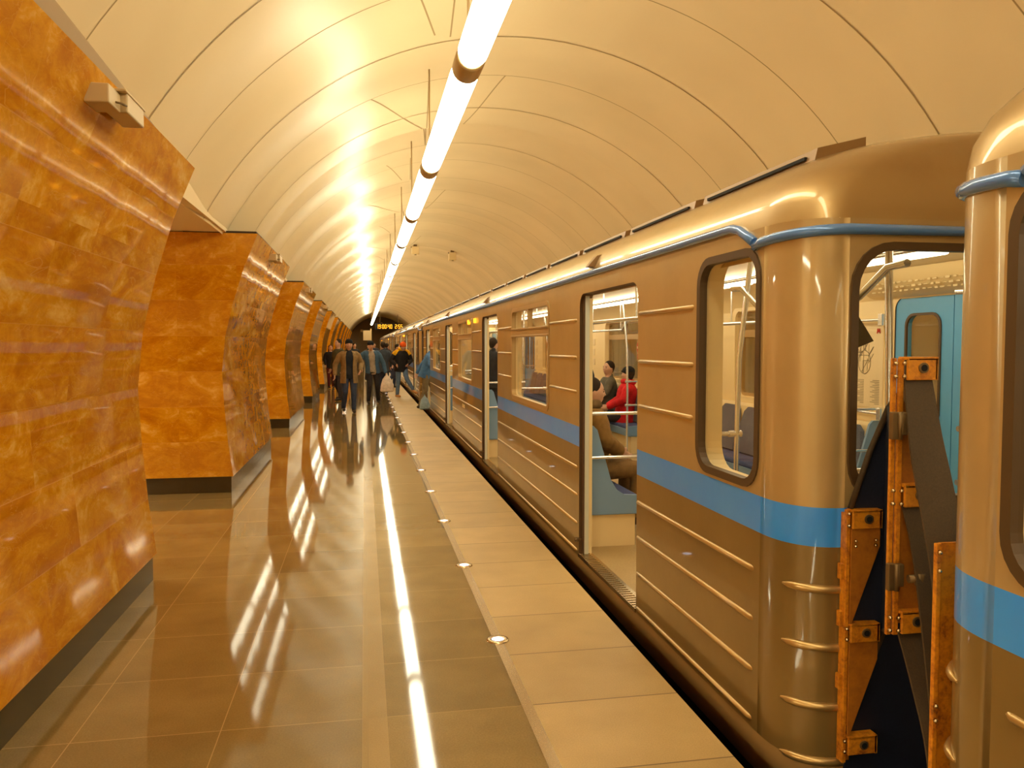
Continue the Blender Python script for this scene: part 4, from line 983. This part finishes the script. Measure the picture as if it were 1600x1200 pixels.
    if yoke:
        q = Body(); n0 = bulk; rows = [(sp(d), X * w, fw * t) for d, w, t in ((.335, .207, .152), (.41, .206, .148), (.47, .185, .124), (.54, .115, .09))]; q.stack(rows, 24)
        for i, (el, wr) in enumerate(arms): q.limb(SH[i] + Vector((-SH[i].x * .13, 0, -.032)), SH[i].lerp(el, .3), .075 * bulk ** .5, .073 * bulk ** .7)
        yo = q.build('jacket_yoke', yoke, root, recalc=False); fuse(yo, .012, 3)
    if collar:
        q = Body(); 
        for t in range(8):
            a = 2 * PI * t / 8; b = 2 * PI * (t + 1) / 8; c = sp(.555); q.limb(c + X * .085 * math.cos(a) + fw * .085 * math.sin(a), c + X * .085 * math.cos(b) + fw * .085 * math.sin(b), .045, .045)
        co_ = q.build('fur_collar', collar, root, recalc=False); fuse(co_, .016, 1)
    tag(root, label, 'person', group); return root, hands
LIPS = mat('lips', (0.42, 0.14, 0.10), .5, cool=True)
YEL = cloth('yellow_yoke', (.80, .42, .01)); ORG = cloth('orange_knit', (1.0, .12, .01)); BLK = cloth('black_knit', (.012, .012, .014)); TANB = mat('tan_boot', (.50, .22, .06), .6, cool=True); FUR = cloth('brown_fur', (.16, .10, .04))

# man in an open khaki jacket walking towards the viewer
W1 = dict(legs=(((.10, -.06, .50), (.10, -.04, .09)), ((-.10, -.05, .50), (-.12, .16, .12))), arms=(((.30, .08, 1.16), (.25, -.10, 1.00)), ((-.31, .06, 1.14), (-.33, -.02, .90))), lean=.03)
person('man in an open khaki jacket, dark sweater and blue jeans walking towards the viewer', (-.36, 19.4), .12, 1.80, W1, ('khaki_jacket', (.30, .20, .09)), (.045, .065, .13), inner=(.022, .026, .036), coat_len=.70, hat=('knit_cap', cloth('black_knit', (0, 0, 0))), vox=.011, bulk=1.12)
# man in a blue jacket bending slightly with a bag
W2 = dict(legs=(((.12, -.04, .50), (.16, .10, .10)), ((-.09, -.08, .50), (-.12, -.02, .09))), lean=.16, side=-.10, arms=(((.28, -.06, 1.10), (.34, -.12, .84)), ((-.33, .02, 1.16), (-.30, -.16, .98))), head=(.1, .04))
o, hh = person('man in a slate blue jacket over a pale shirt, stooping with a plastic bag', (.22, 22.2), .10, 1.80, W2, ('blue_jacket', (.06, .12, .21)), (.028, .024, .026), inner=(.42, .34, .26), coat_len=.84, hat=('knit_cap', BLK), vox=.012, bulk=1.1)
def bag(loc, label, c, s=1.0):
    q = Body(); q.stack([(V3(0, 0, 0), V3(.13, 0, 0), V3(0, .05, 0)), (V3(0, 0, .03), V3(.17, 0, 0), V3(0, .08, 0)), (V3(.01, 0, .18), V3(.16, 0, 0), V3(0, .075, 0)), (V3(0, 0, .32), V3(.11, 0, 0), V3(0, .04, 0)), (V3(0, 0, .40), V3(.05, 0, 0), V3(0, .02, 0))], 14)
    q.limb(V3(-.03, 0, .38), V3(0, 0, .48), .012, .010, 8); q.limb(V3(.03, 0, .38), V3(0, 0, .48), .012, .010, 8)
    o = q.build('plastic_bag', c, recalc=False); fuse(o, .014, 2); o.location = loc; o.scale = (s, s, s); tag(o, label, 'bag'); return o
bag((.60, 22.05, .33), 'white and pink plastic bag held by the man in the blue jacket', cloth('bag_white', (.72, .60, .50)), 1.1)
# woman by the pillar
W3 = dict(arms=(((.23, -.03, 1.14), (.10, -.22, 1.08)), ((-.24, -.02, 1.14), (-.22, -.14, .93))), legs=(((.09, -.02, .5), (.10, .02, .09)), ((-.08, -.04, .5), (-.07, -.04, .09))))
person('woman with long auburn hair in a black coat and dark red trousers beside a pillar', (-1.24, 30.5), .25, 1.66, W3, ('black_coat', (.015, .013, .015)), (.10, .015, .015), hair=HAIRR, long_hair=True, coat_len=.80, vox=.014)
# man behind, by the pillars
person('man in a dark green jacket looking sideways, half behind the man in khaki', (-.72, 23.6), -.9, 1.84, dict(legs=W1['legs']), ('olive_jacket', (.07, .065, .035)), (.04, .03, .03), coat_len=.70, vox=.014)
# orange hat: stepping aboard
W5 = dict(legs=(((.13, -.18, .56), (.30, -.26, .24)), ((-.10, -.03, .50), (-.12, .02, .09))), toes=((.45, -.9, -.25), (.25, -1, 0)), lean=.20, head=(.45, .10), arms=(((.30, -.06, 1.12), (.16, -.22, 1.02)), ((-.32, -.04, 1.12), (-.22, -.20, 1.0))))
person('person in an orange knit hat and yellow and black jacket stepping towards the train', (1.11, 24.8), .22, 1.80, W5, ('black_jacket', (.022, .02, .022)), (.13, .20, .33), shoes=TANB, hat=('beanie', ORG), yoke=YEL, coat_len=.80, vox=.012, bulk=1.18, collar=YEL)
# boarding person in blue at the fourth door
W6 = dict(legs=(((.10, -.20, .55), (.10, -.26, .20)), ((-.10, -.02, .50), (-.10, .12, .10))), lean=.30, arms=(((.26, .10, 1.12), (.24, .22, .92)), ((-.26, -.14, 1.14), (-.26, -.26, .98))))
person('person in a blue jacket climbing aboard through the fourth door', (1.50, 20.25), 1.45, 1.74, W6, ('blue_jacket', (.07, .17, .36)), (.20, .15, .08), coat_len=.80, vox=.014, face=False, loc_z=.0)
bag((1.47, 20.0, .0), 'grey blue plastic bag hanging at the fourth door', cloth('bag_blue', (.30, .40, .46)), .8)
# people in the crowd
crowd = [((.62, 27.0), 0.0, 1.76, (.05, .06, .08), (.03, .03, .05), 'dark haired man in a grey jacket walking just behind the man in the blue jacket', PI + .2),
         ((1.02, 30.2), 0.3, 1.72, (.10, .05, .03), (.04, .05, .10), 'person in a dark brown jacket bent over behind the orange hat', 1.2),
         ((.85, 33.5), 0.2, 1.74, (.04, .035, .035), (.02, .02, .03), 'person in a dark coat with a backpack further back on the platform', 2.6),
         ((.20, 36.0), 0.0, 1.70, (.12, .09, .06), (.03, .03, .04), 'person in a brown coat far down the platform', .2),
         ((-.45, 38.0), 0.0, 1.74, (.03, .03, .035), (.05, .03, .02), 'person in a black coat far down by the pillars', .4),
         ((1.1, 41.0), 0.0, 1.72, (.16, .03, .02), (.03, .03, .05), 'person in a dark red jacket among the far crowd near the train', -.4),
         ((.55, 45.0), 0.0, 1.76, (.05, .05, .07), (.02, .02, .03), 'person in a dark blue coat in the far crowd', .1)]
for i, (lc, ln, hh_, tc, tr, lab, rz) in enumerate(crowd):
    person(lab, lc, rz, hh_, dict(lean=ln, legs=W1['legs'] if i % 2 else STAND['legs']), ('coat', tc), tr, coat_len=.72, vox=.017, face=False, long_hair=(i == 3))
# seated passengers inside the first car
SIT = dict(hip=.50, hipy=.0, legs=(((.11, -.44, .50), (.11, -.42, .10)), ((-.11, -.44, .50), (-.12, -.40, .10))), lean=-.10, arms=(((.27, -.04, .78), (.10, -.26, .66)), ((-.27, -.04, .78), (-.10, -.26, .66))))
person('passenger in a brown puffy coat with a fur collar seated just inside the nearest door', (1.87, 6.62), PI / 2 + .15, 1.80, dict(SIT, lean=.02, head=(-.3, .03)), ('puffy_coat', (.24, .13, .035)), (.20, .11, .035), coat_len=.78, vox=.013, bulk=1.35, collar=FUR, loc_z=.05)
person('woman in a red padded jacket, black cap and glasses seated on the far bench', (3.93, 11.75), -PI / 2 - .25, 1.70, dict(SIT, head=(-.5, 0)), ('red_jacket', (.62, .015, .02)), (.04, .03, .035), hat=('cap', BLK), vox=.013, bulk=1.2, coat_len=.80, glasses=True, collar=cloth('red_scarf', (.55, .012, .02)), loc_z=.05)
person('dark haired man in an olive grey jacket seated beyond the woman in red', (3.93, 12.75), -PI / 2 - .1, 1.80, dict(SIT, head=(.6, 0)), ('grey_jacket', (.13, .12, .09)), (.04, .04, .05), vox=.014, bulk=1.1, coat_len=.80, loc_z=.05)
# standing passengers further along
for i, (x, y, c) in enumerate(((2.5, 15.6, (.03, .03, .035)), (2.9, 11.0 + 0.0, (.04, .05, .06)))):
    person(['passenger in a black coat standing inside by the third door', 'passenger in dark clothes standing inside by the second door'][i], (x, y), 2.2 + i, 1.76, {}, ('coat', c), (.03, .03, .04), coat_len=.72, vox=.016, face=False, loc_z=.05)
